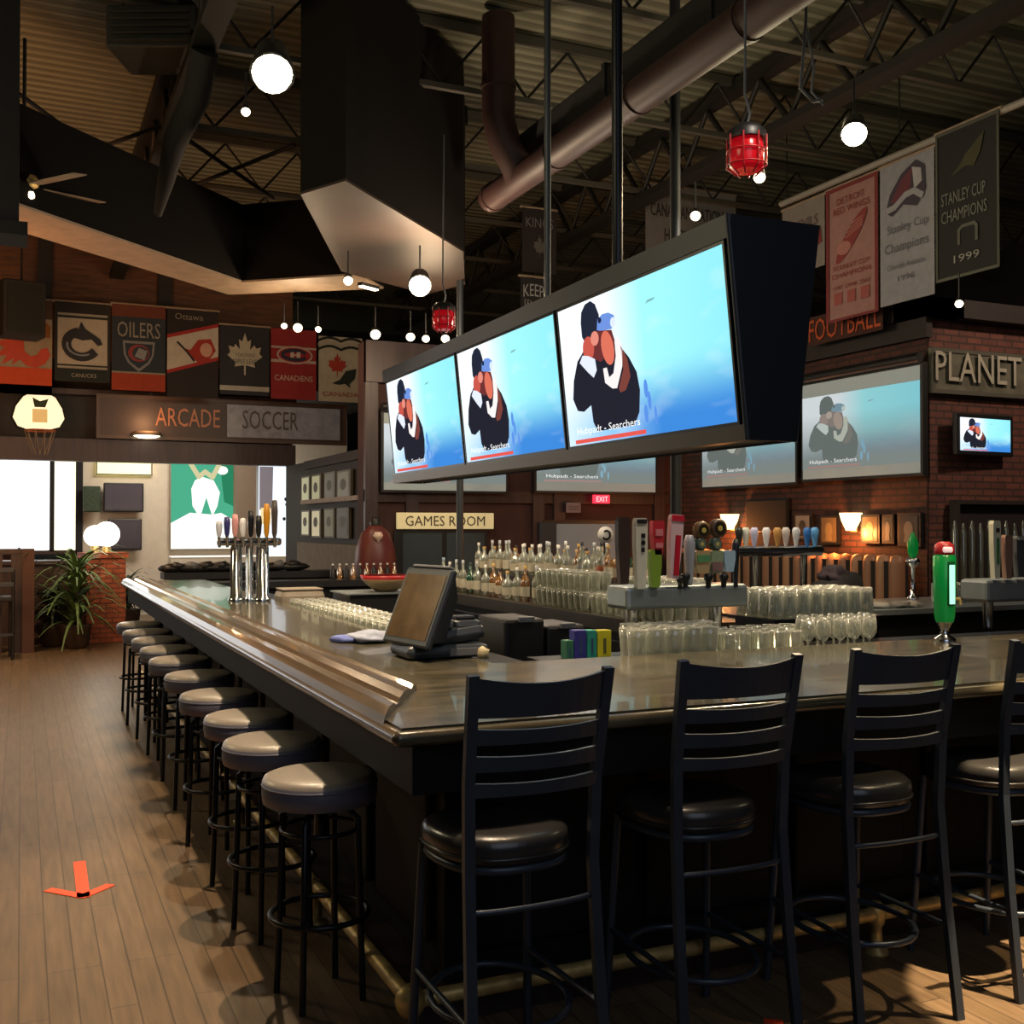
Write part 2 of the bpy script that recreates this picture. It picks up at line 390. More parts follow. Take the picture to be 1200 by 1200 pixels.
# ---------------- roof steel
def joist(y, i):
    t = thing('roof_joist', ('open-web steel roof joist with zigzag bars, number %d counted from the front of the room' % (i+1)) , 'joist', (0, y, 0), 0, 'roof joists under the deck')
    m = MB(); m.box(1.3, 14, -.03, .03, 6.1, 6.18, M['chord']); m.build('top_chord', t)
    m = MB(); m.box(1.3, 14, -.03, .03, 5.55, 5.6, M['chord']); m.build('bottom_chord', t)
    m = MB(); x = 1.3; k = 0
    while x < 13.6:
        a, b = (5.6, 6.1) if k % 2 else (6.1, 5.6)
        m.tube([(x, 0, a), (x+.42, 0, b)], .014, M['joist'], 5); x += .42; k += 1
    m.build('web_bars', t)
ordn = ['first', 'second', 'third', 'fourth', 'fifth', 'sixth', 'seventh', 'eighth', 'ninth', 'tenth', 'eleventh', 'twelfth']
for i in range(9):
    joist(3.4+i*1.9, i)
    bpy.data.objects['roof_joist' + ('.%03d' % i if i else '')]['label'] = '%s open-web roof joist back from the entrance side, zigzag bars between thin chords' % ordn[i]
# girders along the room
for i, (x, lab) in enumerate([(6.6, 'deep dark lattice girder running back above the right-hand banners'), (1.3, 'deep dark lattice girder running back behind the boxed duct')]):
    t = thing('roof_girder', lab, 'girder', (x, 0, 0))
    m = MB(); m.box(-.1, .1, 2, 20, 5.42, 5.5, M['joist']); m.build('bottom_chord', t)
    m = MB(); m.box(-.1, .1, 2, 20, 6.05, 6.15, M['joist']); m.build('top_chord', t)
    m = MB()
    for k in range(20):
        y = 2+k*.9; m.tube([(0, y, 5.5), (0, y+.45, 6.05)], .03, M['joist'], 6); m.tube([(0, y+.45, 6.05), (0, y+.9, 5.5)], .03, M['joist'], 6)
    m.build('web_bars', t)
# x bracing top left
def brace(p, q, p2, q2, lab):
    t = thing('cross_brace', lab, 'brace', (0, 0, 0))
    m = MB(); m.tube([p, q], .022, M['darker'], 6); m.build('rod', t)
    m = MB(); m.tube([p2, q2], .022, M['darker'], 6); m.build('rod', t)
Z5 = 5.5
brace(on('Z', Z5, 22, 110), on('Z', Z5, 165, 215), on('Z', Z5, 35, 203), on('Z', Z5, 195, 145), 'dark crossed roof bracing rods above the ceiling fan')
brace(on('Z', Z5, 222, 165), on('Z', Z5, 320, 232), on('Z', Z5, 200, 228), on('Z', Z5, 345, 170), 'thinner crossed roof bracing rods beside the hanging dark duct')

# ---------------- bulkheads (45 degree soffits)
def bulk(lab, pts, thick, z0, z1):
    t = thing('ceiling_bulkhead', lab, 'bulkhead')
    P = [on('Z', z0, *p) for p in pts]
    out = []
    for i, p in enumerate(P):
        d = Vector((0, 0))
        if i > 0: q = (P[i]-P[i-1]).xy.normalized(); d += Vector((-q.y, q.x))
        if i < len(P)-1: q = (P[i+1]-P[i]).xy.normalized(); d += Vector((-q.y, q.x))
        d.normalize(); 
        out.append((p.x+d.x*thick, p.y+d.y*thick))
    poly = [(p.x, p.y) for p in P]+out[::-1]
    MB().prism(poly, z0+.02, z1, mat('bulkhead_black', '100e0d', .9, spec=.1)).build('fascia', t)
    MB().prism(poly, z0, z0+.02, M['trim']).build('soffit_trim', t)
bulk('dark bulkhead with pale lower edge, bent in an angle above the left banners', [(-160, 178), (284, 331), (420, 322)], .7, 4.3, 5.15)
t = thing('boxed_duct', 'large boxed dark duct set diagonally above the video screens', 'duct')
P = [on('Z', 4.3, *p) for p in [(352, 228), (405, 212), (543, 295), (545, 333), (500, 345), (400, 318)]]
MB().prism([(p.x, p.y) for p in P], 4.32, 6.15, mat('duct_front', '1d1a17', .9, spec=.15)).build('casing', t)
MB().prism([(p.x, p.y) for p in P], 4.3, 4.32, mat('duct_underside', '3a2c26', .5, .1, noise=.2, nscale=2)).build('underside', t)  # lighter than the front: warm light put into the underside colour
# round ducts
t = thing('round_duct', 'long maroon round duct running diagonally back under the roof', 'duct')
z = 4.72; DX = 4.0; DY = 9.4
MB().tube([(DX, DY, z), (DX, .8, z)], .125, M['duct'], 20).build('main_pipe', t)
for k in range(6):
    y = DY-.1-k*1.3; m = MB(); m.tube([(DX, y, z), (DX, y+.05, z)], .135, M['duct'], 20); m.build('joint_band', t)
q = on('X', DX, 612, 190)
m = MB(); pts = [(DX, q.y+.02, z), (DX-.05, q.y+.02, z+.12), (DX-.16, q.y+.02, z+.28), (DX-.22, q.y+.02, z+.5), (DX-.22, q.y+.02, 6.1)]
m.tube(pts, .145, M['duct'], 16); m.build('elbow_branch', t)
m = MB(); m.tube([(DX-.22, q.y+.02, z+.75), (DX-.22, q.y+.02, z+.79)], .155, M['duct'], 16); m.build('joint_band', t)
t = thing('box_beam', 'dark square duct running just above the maroon round duct', 'duct')
MB().box(DX+.02, DX+.34, 1.2, DY-.4, z+.17, z+.42, M['darker'], bv=.02).build('casing', t)
for k in range(5): m = MB(); m.box(DX, DX+.36, 1.6+k*1.4, 1.65+k*1.4, z+.15, z+.44, M['darker']); m.build('flange', t)
# hanging dark drop duct, heater unit
t = thing('drop_duct', 'dark ribbed duct hanging down between the crossed braces', 'duct')
a = at(240, 60, 8.6); b = at(205, 165, 8.9); c = at(185, 250, 9.4)
MB().tube([a, (a+b)/2+Vector((.05, 0, 0)), b, (b+c)/2, c], [.15, .15, .13, .1, .05], mat('sleeve_dark', '1c1917', .9), 12, flat=.7).build('sleeve', t)
t = thing('unit_heater', 'grey suspended heater box under the roof at the upper left', 'heater', at(190, 48, 9.5), R(-25))
MB().box(-.38, .38, -.3, .3, -.18, .18, mat('heater_grey', '4c4a42', .5, .3), bv=.02).build('casing', t)
m = MB()
for k in range(5): m.box(-.33, .33, -.33, -.3, -.14+k*.06, -.12+k*.06, M['chord'])
m.build('louvre', t)
m = MB()
for sx in (-.34, .34): m.tube([(sx, 0, .18), (sx, 0, .6)], .012, M['joist'], 6)
m.build('hanger', t)
# column at upper left, dark
t = thing('steel_column', 'dark square steel column at the left edge of the hall', 'column', (on('Y', 9, -4, 600).x, 9, 0))
MB().box(-.14, .14, -.14, .14, 3.9, 6.1, M['darker']).build('shaft', t)
MB().box(-.2, .2, -.2, .2, 3.8, 3.9, M['darker']).build('bracket', t)

# ================================================================== BAR
bar = thing('bar_counter', 'long L-shaped dark wood bar counter with bullnose arm rail', 'bar counter')
m = MB(); m.prism([(1.0, 3.0), (7.6, 3.0), (7.6, 4.27), (1.0, 4.27)], 1.02, 1.07, M['top'])
m.build('front_countertop', bar)
m = MB(); m.prism([(1.0, 4.271), (1.83, 4.271), (1.83, 12.3), (1.0, 12.3)], 1.02, 1.069, M['topl']); m.build('side_countertop', bar)
prof = [(.985, 1.03), (.98, 1.06), (.995, 1.085), (1.03, 1.10), (1.065, 1.098), (1.085, 1.085), (1.105, 1.084), (1.12, 1.096), (1.16, 1.104), (1.20, 1.10), (1.225, 1.088), (1.24, 1.088), (1.262, 1.095), (1.285, 1.085), (1.295, 1.068), (1.295, 1.03)]
vs = []; n = len(prof)
for x, z in prof: vs.append((x, 3.15+(x-1.0)*1.9, z))
for x, z in prof: vs.append((x, 12.32, z))
m = MB(); m.add(vs, [(i, i+1, i+1+n, i+n) for i in range(n-1)]+[list(range(n)), list(range(n, 2*n))[::-1]], M['railw']); m.build('arm_rail', bar)
m = MB(); m.tube([(.992, 2.995, 1.04), (.992, 12.3, 1.04)], .024, M['railw'], 10); m.lathe([(.001, -.024), (.018, -.016), (.024, 0), (.018, .016), (.001, .024)], M['top'], 12, Matrix.Translation((.992, 2.995, 1.04)), cap=False); m.tube([(.992, 2.995, 1.04), (7.6, 2.995, 1.04)], .024, M['top'], 10); m.build('edge_nosing', bar)
m = MB(); m.box(1.05, 7.6, 3.05, 3.12, .86, 1.02, M['body']); m.box(1.05, 1.12, 3.12, 12.28, .86, 1.02, M['body']); m.build('apron', bar)
m = MB(); m.box(1.32, 7.6, 3.5, 4.2, 0, .88, M['body']); m.box(1.32, 1.8, 4.2, 12.25, 0, .88, M['body'])
for k in range(9): m.box(1.42+k*.68, 1.98+k*.68, 3.47, 3.5, .2, .8, M['body'], bv=.012)
for k in range(12): m.box(1.29, 1.32, 3.6+k*.72, 4.2+k*.72, .2, .8, M['body'], bv=.012)
m.build('front_panel', bar)
m = MB(); m.box(1.2, 7.6, 3.42, 3.5, 0, .1, M['darkwood']); m.box(1.2, 1.32, 3.5, 12.2, 0, .1, M['darkwood']); m.build('kick_board', bar)
# foot rail
fr = thing('foot_rail', 'worn brass foot rail running round the base of the bar', 'foot rail')
MB().tube([(1.13, 3.3, .15), (6.9, 3.3, .15)], .026, M['brass'], 12).build('front_rail', fr)
MB().tube([(1.13, 3.3, .15), (1.13, 12.0, .15)], .026, M['brass'], 12).build('side_rail', fr)
m = MB(); m.lathe([(0, -.05), (.03, -.045), (.046, -.02), (.05, 0), (.046, .02), (.03, .045), (0, .05)], M['brass'], 14, Matrix.Translation((1.13, 3.3, .15))); m.build('corner_ball', fr)
for x in (3.03, 4.6, 6.0):
    m = MB(); m.lathe([(.045, 0), (.045, .012), (.024, .02), (.02, .1), (.03, .115), (.036, .15), (.03, .185), (.014, .2)], M['brass'], 14, Matrix.Translation((x, 3.3, 0))); m.build('post', fr)
for y in (4.5, 6.2, 8, 10):
    m = MB(); m.lathe([(.045, 0), (.045, .012), (.024, .02), (.02, .1), (.03, .115), (.034, .15), (.02, .18)], M['brass'], 12, Matrix.Translation((1.13, y, 0))); m.build('post', fr)

# ---------------- ladder-back bar chairs
def make_chair(lab):
    t = thing('bar_chair', lab, 'chair', (0, 0, 0), 0, 'ladder-back bar chairs along the front of the bar')
    V = M['vinyl']; C = M['chair']
    # seat: rounded pad, wider towards the front (+y)
    m = MB(); rows = []
    outline = []
    for i in range(28):
        a = 2*PI*i/28; x = math.cos(a); y = math.sin(a)
        sx = abs(x)**.75*(1 if x > 0 else -1); sy = abs(y)**.8*(1 if y > 0 else -1)
        w = .205+.02*sy; outline.append((sx*w, sy*.205+.01))
    layers = [(.985, .70), (1.0, .715), (1.02, .74), (1.0, .762), (.93, .775), (.75, .781), (.4, .778)]
    vs = []; fs = []
    for s_, z in layers:
        for x, y in outline: vs.append((x*s_, y*s_, z))
    n = 28
    for j in range(len(layers)-1):
        for i in range(n): fs.append((j*n+i, j*n+(i+1) % n, (j+1)*n+(i+1) % n, (j+1)*n+i))
    fs.append(list(range((len(layers)-1)*n, len(layers)*n))); fs.append(list(range(n))[::-1])
    m.add(vs, fs, V, True); so = m.build('seat', t)
    m = MB(); m.tube([(x*1.01, y*1.01, .718) for x, y in outline], .006, V, 6, closed=True); m.build('piping', so)
    m = MB(); m.tube([(x*.93, y*.93, .685) for x, y in outline], .014, C, 8, closed=True); m.build('seat_frame', t)
    for s in (-1, 1):
        m = MB(); pts = [(s*.205, -.3, 0), (s*.198, -.255, .35), (s*.192, -.225, .7), (s*.197, -.235, .95), (s*.207, -.29, 1.25)]
        for a, b in zip(pts[:-1], pts[1:]):
            m.bar(Vector(a)-Vector((0, 0, .002)), Vector(b)+Vector((0, 0, .004)), .031, .022, C)
        m.build('back_post', t)
        m = MB(); m.tube([(s*.175, .17, .69), (s*.2, .215, 0)], .014, C, 10); m.build('leg', t)
        m = MB(); m.tube([(s*.199, -.262, .3), (s*.19, .195, .3)], .009, C, 8); m.build('stretcher', t)
    def slat(z0, z1, bow, name):
        m = MB(); n = 10; vs = []; fs = []
        def yb(z): return -.228-.0009*0-(max(0, z-.8)/.45)**1.5*.06
        for i in range(n+1):
            u = -1+2*i/n; x = u*.195; c = -bow*(1-u*u)
            for (z, th) in ((z0, -.007), (z1, -.007), (z1, .007), (z0, .007)):
                zz = z-(.0 if z == z0 else .018*(1-u*u)*(1 if name == 'top_rail' else .3))
                vs.append((x, yb(z)+c+th, zz))
        for i in range(n):
            for k in range(4): fs.append((i*4+k, i*4+(k+1) % 4, (i+1)*4+(k+1) % 4, (i+1)*4+k))
        fs.append([0, 1, 2, 3]); fs.append([n*4+3, n*4+2, n*4+1, n*4])
        m.add(vs, fs, C, False); m.build(name, t)
    slat(1.135, 1.245, .035, 'top_rail')
    slat(1.06, 1.105, .035, 'slat'); slat(.985, 1.03, .033, 'slat'); slat(.915, .955, .03, 'slat')
    # curved braces
    def arc(z, r, y0): return [(r*math.sin(a), y0-r*.45*math.cos(a)*1.0, z) for a in [R(-90+i*15) for i in range(13)]]
    m = MB(); m.tube([(-.19, -.22, .6)]+[(.19*math.sin(R(k)), -.22-.03*math.cos(R(k)), .6) for k in range(-80, 81, 16)]+[(.19, -.22, .6)], .009, C, 8); m.build('upper_brace', t)
    m = MB(); m.tube([(.2*math.cos(a), .0+.24*math.sin(a), .26) for a in [2*PI*k/24 for k in range(24)]], .011, C, 8, closed=True); m.build('foot_ring', t)
    return t
c0 = make_chair('black ladder-back bar chair at the near corner, left end of the front row')
c0.location = (1.30, 2.99, 0); c0.rotation_euler.z = R(1)
dup(c0, (2.0, 3.03, 0), R(-1), 'black ladder-back bar chair, second along from the near corner of the bar')
dup(c0, (2.68, 3.05, 0), R(-2), 'black ladder-back bar chair in front of the green beer column')
dup(c0, (3.37, 3.05, 0), R(0), 'ladder-back bar chair cut off by the right edge, seat top brightly lit')

# ---------------- backless stools
def make_stool():
    t = thing('bar_stool', 'x', 'stool', (0, 0, 0), 0, 'round backless stools along the left side of the bar')
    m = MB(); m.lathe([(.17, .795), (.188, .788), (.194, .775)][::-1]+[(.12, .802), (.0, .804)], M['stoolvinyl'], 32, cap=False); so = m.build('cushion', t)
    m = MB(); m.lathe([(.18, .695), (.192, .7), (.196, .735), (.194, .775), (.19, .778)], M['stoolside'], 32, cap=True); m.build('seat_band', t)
    m = MB(); m.tube([(.193*math.cos(a), .193*math.sin(a), .762) for a in [2*PI*k/32 for k in range(32)]], .005, M['stoolside'], 6, closed=True); m.build('piping', so)
    m = MB(); m.lathe([(.02, .56), (.02, .66), (.09, .67), (.09, .695)], M['black2'], 14); m.build('swivel', t)
    for k in range(4):
        a = R(45+90*k); m = MB()
        m.tube([(.1*math.cos(a), .1*math.sin(a), .67), (.135*math.cos(a), .135*math.sin(a), .64), (.145*math.cos(a), .145*math.sin(a), .3), (.155*math.cos(a), .155*math.sin(a), 0)], .012, M['black2'], 8); m.build('leg', t)
    m = MB(); m.tube([(.165*math.cos(a), .165*math.sin(a), .3) for a in [2*PI*k/28 for k in range(28)]], .011, M['black2'], 8, closed=True); m.build('foot_ring', t)
    m = MB(); m.tube([(.13*math.cos(a), .13*math.sin(a), .6) for a in [2*PI*k/20 for k in range(20)]], .008, M['black2'], 6, closed=True); m.build('upper_ring', t)
    return t
s0 = make_stool(); ys = [3.80, 4.50, 5.13, 5.86, 6.68, 7.5, 8.2, 8.9, 9.6, 10.4]
xs = [.965, .945, .965, .95, .97, .965, .975, .98, .97, .985]
for i, (x, y) in enumerate(zip(xs, ys)):
    lab = 'grey round backless bar stool, %s from the near corner of the bar' % ordn[i]
    if i == 0: s0.location = (x, y, 0); s0.scale = (1.03, 1.03, .985); s0['label'] = lab; s0.rotation_euler.z = R(10)
    else: dup(s0, (x, y, 0), R(17*i), lab)

# ================================================================== VIDEO WALL
K = 3402.0
def bankpt(px, h): # point on the bank's line at picture column px
    z_ = K/(px-50); p = at(px, 617, z_); p.z = h; return p
B0 = bankpt(470, 0); B1 = bankpt(884, 0)
dr = (B1-B0).normalized(); L = (B1-B0).length
BZ0, BZ1 = 1.97, 2.80
lean = .085
rzb = math.atan2(dr.y, dr.x)
nrm = Vector((dr.y, -dr.x, 0)); 
# local frame: x along bank to the near end, -y out to the viewer
bank = thing('screen_bank_frame', 'long dark hanging frame holding the row of lit screens over the bar', 'screen frame', (B0.x, B0.y, 0), rzb)
bt, bb = .18, .10   # half widths... top leans out
def lean_y(z): return -.02-lean*(z-BZ0)/(BZ1-BZ0)   # front plane y in local coords
m = MB()
def sheet(m, x0, x1, z0, z1, off, th, ma):
    vs = []
    for x in (x0, x1):
        for z in (z0, z1):
            y = lean_y(z)+off; vs += [(x, y, z), (x, y+th, z)]
    m.add(vs, [(0, 4, 6, 2), (1, 3, 7, 5), (0, 2, 3, 1), (4, 5, 7, 6), (2, 6, 7, 3), (0, 1, 5, 4)], ma)
sheet(m, -.02, L+.02, BZ1-.085, BZ1, -.035, .06, M['bankrail']); m.build('top_rail', bank)
m = MB(); sheet(m, -.02, L+.02, BZ0-.0, BZ0+.06, -.03, .06, mat('bank_sill', '4a443a', .4, .2)); m.build('bottom_rail', bank)
m = MB(); vs = [(L+.01, lean_y(BZ0)-.03, BZ0), (L+.01, .17, BZ0), (L+.01, .28, BZ1), (L+.01, lean_y(BZ1)-.03, BZ1)]
vs2 = [(L+.035, y, z) for _, y, z in vs]
m.add(vs+vs2, [(0, 1, 2, 3), (7, 6, 5, 4), (0, 4, 5, 1), (1, 5, 6, 2), (2, 6, 7, 3), (3, 7, 4, 0)], M['bankend']); m.build('end_panel', bank)
m = MB(); vs = [(-.01, lean_y(BZ0), BZ0), (-.01, .17, BZ0), (-.01, .28, BZ1), (-.01, lean_y(BZ1), BZ1)]
m.add(vs, [(0, 1, 2, 3)], M['bankend']); m.build('far_end_panel', bank)
m = MB()
m.add([(0, .17, BZ0), (L, .17, BZ0), (L, .28, BZ1), (0, .28, BZ1)], [(0, 1, 2, 3)], M['bankend'])
m.add([(0, .17, BZ0+.01), (L, .17, BZ0+.01), (L, lean_y(BZ0), BZ0+.01), (0, lean_y(BZ0), BZ0+.01)], [(0, 1, 2, 3)], M['bankend']); m.build('back_panel', bank)
m = MB(); m.tube([(L+.02, .27, BZ1), (L+.02, .17, BZ0)], .012, M['steel'], 6); m.tube([(L+.03, lean_y(BZ1)-.03, BZ1), (L+.03, lean_y(BZ0)-.03, BZ0)], .012, M['bankrail'], 6); m.build('edge_strip', bank)

def picture(d, W, Hh, T, bg, s, o=.002, tint=None, wsh=None):
    """the programme on air: person in dark coat and tall hat, holding field glasses; caption and red line"""
    P = (lambda h: pc(h, s)) if not wsh else (lambda h: pc(wsh.get(h, h), s))
    def fl(pts, h, k): d.flat(pts, P(h), o*k, T, W, Hh)
    d.flat([(0, 0), (1, 0), (1, 1), (0, 1)], bg, 0, T, W, Hh)
    fl([(.115, .60), (.075, .47), (.058, .34), (.085, .25), (.13, .235), (.185, .27), (.19, .15), (.215, .08), (.46, .08), (.495, .16), (.51, .30), (.50, .42), (.46, .53), (.41, .62), (.36, .68), (.28, .72), (.19, .70), (.15, .64)], '23232e', 1)
    fl([(.165, .76), (.165, .86), (.175, .93), (.205, .975), (.245, .985), (.275, .95), (.295, .87), (.29, .77), (.27, .70), (.19, .70)], '232838', 2)
    fl([(.20, .70), (.26, .77), (.30, .76), (.37, .74), (.385, .66), (.36, .60), (.28, .55), (.22, .60)], '6b3030', 3)
    fl(ell(.205, .665, .04, .085), 'c4564a', 4); fl(ell(.335, .63, .04, .12, rot=.1), 'd8705a', 4)
    fl(ell(.255, .72, .028, .05), 'e08a7a', 5)
    fl([(.275, .77), (.285, .84), (.32, .865), (.36, .86), (.395, .83), (.40, .77), (.37, .745), (.31, .755)], '6c8fd8', 5)
    fl(ell(.385, .785, .017, .035), 'd8e4ff', 6); fl(ell(.30, .83, .012, .02), '1c2440', 6)
    fl([(.135, .585), (.16, .63), (.20, .615), (.245, .58), (.25, .50), (.225, .455), (.19, .50), (.16, .545)], 'dfe6f4', 5)
    fl([(.295, .50), (.30, .40), (.345, .35), (.375, .345), (.42, .48), (.43, .60), (.41, .68), (.385, .66), (.385, .56), (.36, .45), (.33, .43), (.32, .50)], 'f4ecea', 6)
    fl([(.42, .62), (.455, .52), (.465, .40), (.43, .32), (.395, .31), (.385, .34), (.425, .46)], '7a4038', 6)
    fl([(.055, .012), (.53, .012), (.53, .04), (.055, .04)], 'e0574e', 7)
    text(d, 'Hubpadt - Searchers', .075*W, .50*W, .058*Hh, .125*Hh, P('ffffff'), o*8, T)
    fl([(.585, .83), (.63, .835), (.645, .85), (.60, .85)], '7fb8b8', 2)
    for (a, b_, c_) in ((.545, .30, .012), (.56, .22, .010), (.535, .14, .012), (.59, .12, .008)): fl(ell(a, b_, c_, .06), '5a8ee0', 1)
edges = [470, 555.5, 677, 884]
labs = ['lit television at the far end of the hanging screen row', 'lit television in the middle of the hanging screen row', 'largest-looking lit television, near end of the hanging screen row']
for i in range(3):
    a = (bankpt(edges[i], 0)-B0).dot(dr)+.012; b = (bankpt(edges[i+1], 0)-B0).dot(dr)-.012
    t = thing('television', labs[i], 'television', (B0.x+dr.x*a, B0.y+dr.y*a, BZ0+.06), rzb, 'televisions in the hanging row')
    W = b-a; Hh = BZ1-.085-BZ0-.06; f = lean/(BZ1-BZ0)
    def ly(z): return -.02-f*(z+.06)
    m = MB(); vs = []
    bz = .012
    for (x, z) in ((0, 0), (W, 0), (W, Hh), (0, Hh)): vs.append((x, ly(z)-.03, z))
    for (x, z) in ((bz, .012), (W-bz, .012), (W-bz, Hh-.012), (bz, Hh-.012)): vs.append((x, ly(z)-.03, z))
    for (x, z) in ((0, 0), (W, 0), (W, Hh), (0, Hh)): vs.append((x, ly(z)+.03, z))
    m.add(vs, [(0, 1, 5, 4), (1, 2, 6, 5), (2, 3, 7, 6), (3, 0, 4, 7), (0, 8, 9, 1), (1, 9, 10, 2), (2, 10, 11, 3), (3, 11, 8, 0), (11, 10, 9, 8)], M['bezel']); m.build('bezel', t)
    T = Matrix.Translation((bz, ly(.012)-.026, .012)) @ Matrix.Rotation(math.atan(f), 4, 'X')
    m = MB(); picture(m, W-2*bz, (Hh-.024)*math.sqrt(1+f*f), T, SCR, 1.15, .0008); o = m.build('screen', t)
# hanging poles
for px, low, top, r, lab in ((604, 2.82, 6.0, .02, 'thin grey pole above the middle screen'), (682, 2.82, 6.0, .028, 'dark pole above the join of the middle and near screens')):
    p = bankpt(px, 0); p = p+Vector((-dr.y, dr.x, 0))*.20; k = (p.x-B0.x)*dr.x+(p.y-B0.y)*dr.y
    t = thing('hanger_pole', lab, 'pole', (p.x, p.y, 0), 0, 'poles carrying the hanging screens')
    MB().tube([(0, 0, BZ1-.02), (0, 0, top)], r, M['pipe'] if px < 650 else M['black2'], 10).build('shaft', t)
    MB().lathe([(r*2.2, 6.17), (r*2.2, 6.0), (r, 5.98)], M['black2'], 10).build('ceiling_flange', t)
for px, X_, r, lab in ((539, 4.3, .038, 'grey steel pole rising from the back bar behind the far screen'), (792, 4.5, .042, 'dark pole rising from the back bar behind the near screen')):
    p = on('X', X_, px, 600); t = thing('support_pole', lab, 'pole', (p.x, p.y, 0), 0, 'poles standing on the back bar')
    MB().tube([(0, 0, .98), (0, 0, 6.0)], r, M['pipe'] if px < 600 else mat('pole_dark', '26282a', .5, .3), 10).build('shaft', t)
    MB().lathe([(r*2.2, 6.17), (r*2.2, 6.0), (r, 5.98)], M['black2'], 10).build('ceiling_flange', t)
# stub posts behind the bar that the two long poles stand on are the back-bar units

# ================================================================== PROJECTION SCREENS
wsh = {'23232e': '6e7672', '232838': '6a726e', '6b3030': '8a807a', 'c4564a': '9a8c84', 'd8705a': 'a6968a', 'e08a7a': 'b0a498', '6c8fd8': '7e9aa6', 'd8e4ff': 'c0ccc8', '1c2440': '6e7672', 'dfe6f4': 'c0ccc4', 'f4ecea': 'b8bcae', '7a4038': '7e7e76', 'e0574e': 'a88880', '5a8ee0': '84aec0', '7fb8b8': '90b4b8'}
def proj(ax, v, px0, px1, yt, yb, lab, s, bg, full=True):
    o, W, Hh, rz = panel(ax, v, px0, px1, yt, yb)
    t = thing('projection_screen', lab, 'projection screen', o, rz, 'large projection screens on the walls')
    m = MB(); bz = .03
    m.box(-bz, W+bz, -.02, .05, -bz, Hh+bz, M['black']); m.build('border', t)
    m = MB(); m.flat([(0, 0), (W, 0), (W, Hh), (0, Hh)], mat('screen_fabric', '7d8480', .8, emit='8a918c', es=.5), .024); m.build('fabric', t)
    T = Matrix.Translation((.0, -.026, Hh*.1)); m = MB(); picture(m, W, Hh*.76, T, bg, s, .0012, wsh=wsh); m.build('image', t)
    m = MB(); m.tube([(-bz, -.05, Hh+bz+.04), (W+bz, -.05, Hh+bz+.04)], .05, M['black'], 10); m.build('roller_case', t)
    return t
proj('Y', YW-.12, 449, 592, 487, 575, 'projection screen on the back wall left of the others, above the yellow room sign', .95, SCRF)
proj('Y', YW-.12, 628, 767, 478, 576, 'projection screen on the back wall above the small red exit sign', .95, SCRF)
proj('X', XW-.1, 825, 934, 462, 568, 'projection screen on the brick wall, partly hidden by the hanging frame end', .85, SCRP)
proj('X', XW-.1, 943, 1081, 440, 558, 'projection screen on the brick wall beside the brick pier, fully visible', .85, SCRP)

# ================================================================== SIGNS ON WALLS
def sign(name, lab, ax, v, px0, px1, yt, yb, board, letters, txt, tx0=.06, tx1=.94, tz0=.22, tz1=.78, th=.05, border=None, proud=.012, cat='sign'):
    o, W, Hh, rz = panel(ax, v, px0, px1, yt, yb)
    t = thing(name, lab, cat, o, rz)
    m = MB(); m.box(0, W, -th, 0, 0, Hh, board, bv=.008); m.build('board', t)
    if border:
        m = MB(); b = min(.05, Hh*.09)
        m.box(0, W, -th-.012, -th, 0, b, border); m.box(0, W, -th-.012, -th, Hh-b, Hh, border); m.box(0, b, -th-.012, -th, b, Hh-b, border); m.box(W-b, W, -th-.012, -th, b, Hh-b, border); m.build('border', t)
    if txt:
        m = MB(); text(m, txt, tx0*W, tx1*W, tz0*Hh, tz1*Hh, letters, th+proud); m.build('lettering', t)
    return t, W, Hh
t, W, Hh = sign('wall_sign', 'big grey stone-look sign reading PLANET high on the brick pier', 'Y', 8.16, 1088, 1300, 417, 468, mat('sign_stone', '5a5a4c', .7, noise=.3, bump=.3), mat('letter_grey', 'a09d8e', .6), None, border=mat('sign_edge', '4a4a40', .7))
m = MB(); text(m, 'PLANET', .045, W*.47, .22*Hh, .88*Hh, mat('letter_shadow', '24241f', .7), .056); m.build('letter_shadow', t); m = MB(); text(m, 'PLANET', .02, W*.46, .28*Hh, .92*Hh, MC['letter_grey'], .085); m.build('lettering', t)
# arcade / soccer fascia
t, W, Hh = sign('fascia_sign', 'long dark sign board reading ARCADE and SOCCER over the games opening', 'Y', 17.3, 112, 405, 468, 518, mat('fascia_board', '3a302e', .5, noise=.1), None, None, border=mat('fascia_edge', '4a3e3a', .5))
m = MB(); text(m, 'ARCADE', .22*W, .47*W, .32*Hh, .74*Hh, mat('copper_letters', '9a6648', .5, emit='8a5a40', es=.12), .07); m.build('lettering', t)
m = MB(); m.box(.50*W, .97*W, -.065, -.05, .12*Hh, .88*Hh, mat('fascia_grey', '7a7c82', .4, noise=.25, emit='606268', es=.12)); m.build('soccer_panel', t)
m = MB(); text(m, 'SOCCER', .56*W, .79*W, .32*Hh, .76*Hh, mat('soccer_letters', '4a4644', .5), .078); m.build('lettering', t)
t, W, Hh = sign('room_sign', 'pale yellow sign with dark letters reading GAMES ROOM', 'Y', YW-.12, 464, 577, 601, 620, mat('room_sign_face', 'd8cc9a', .6, emit='d0c090', es=.45), mat('room_sign_text', '4a3a2a', .6), 'GAMES ROOM', .08, .9, .2, .8)
t, W, Hh = sign('exit_sign', 'small glowing red exit sign above the service hatch', 'Y', YW-.12, 694, 713, 580, 590, mat('exit_glow', 'd02030', .5, emit='ff3048', es=1.6), emi('exit_text', 'ffd0d0', 1.5), 'EXIT', .15, .85, .2, .8, th=.04)
t, W, Hh = sign('wall_notice', 'small pale grey notice below and left of the exit sign', 'Y', YW-.12, 663, 680, 589, 601, mat('notice_grey', '7d7078', .6), mat('notice_line', '4a444a', .6), None, th=.02)
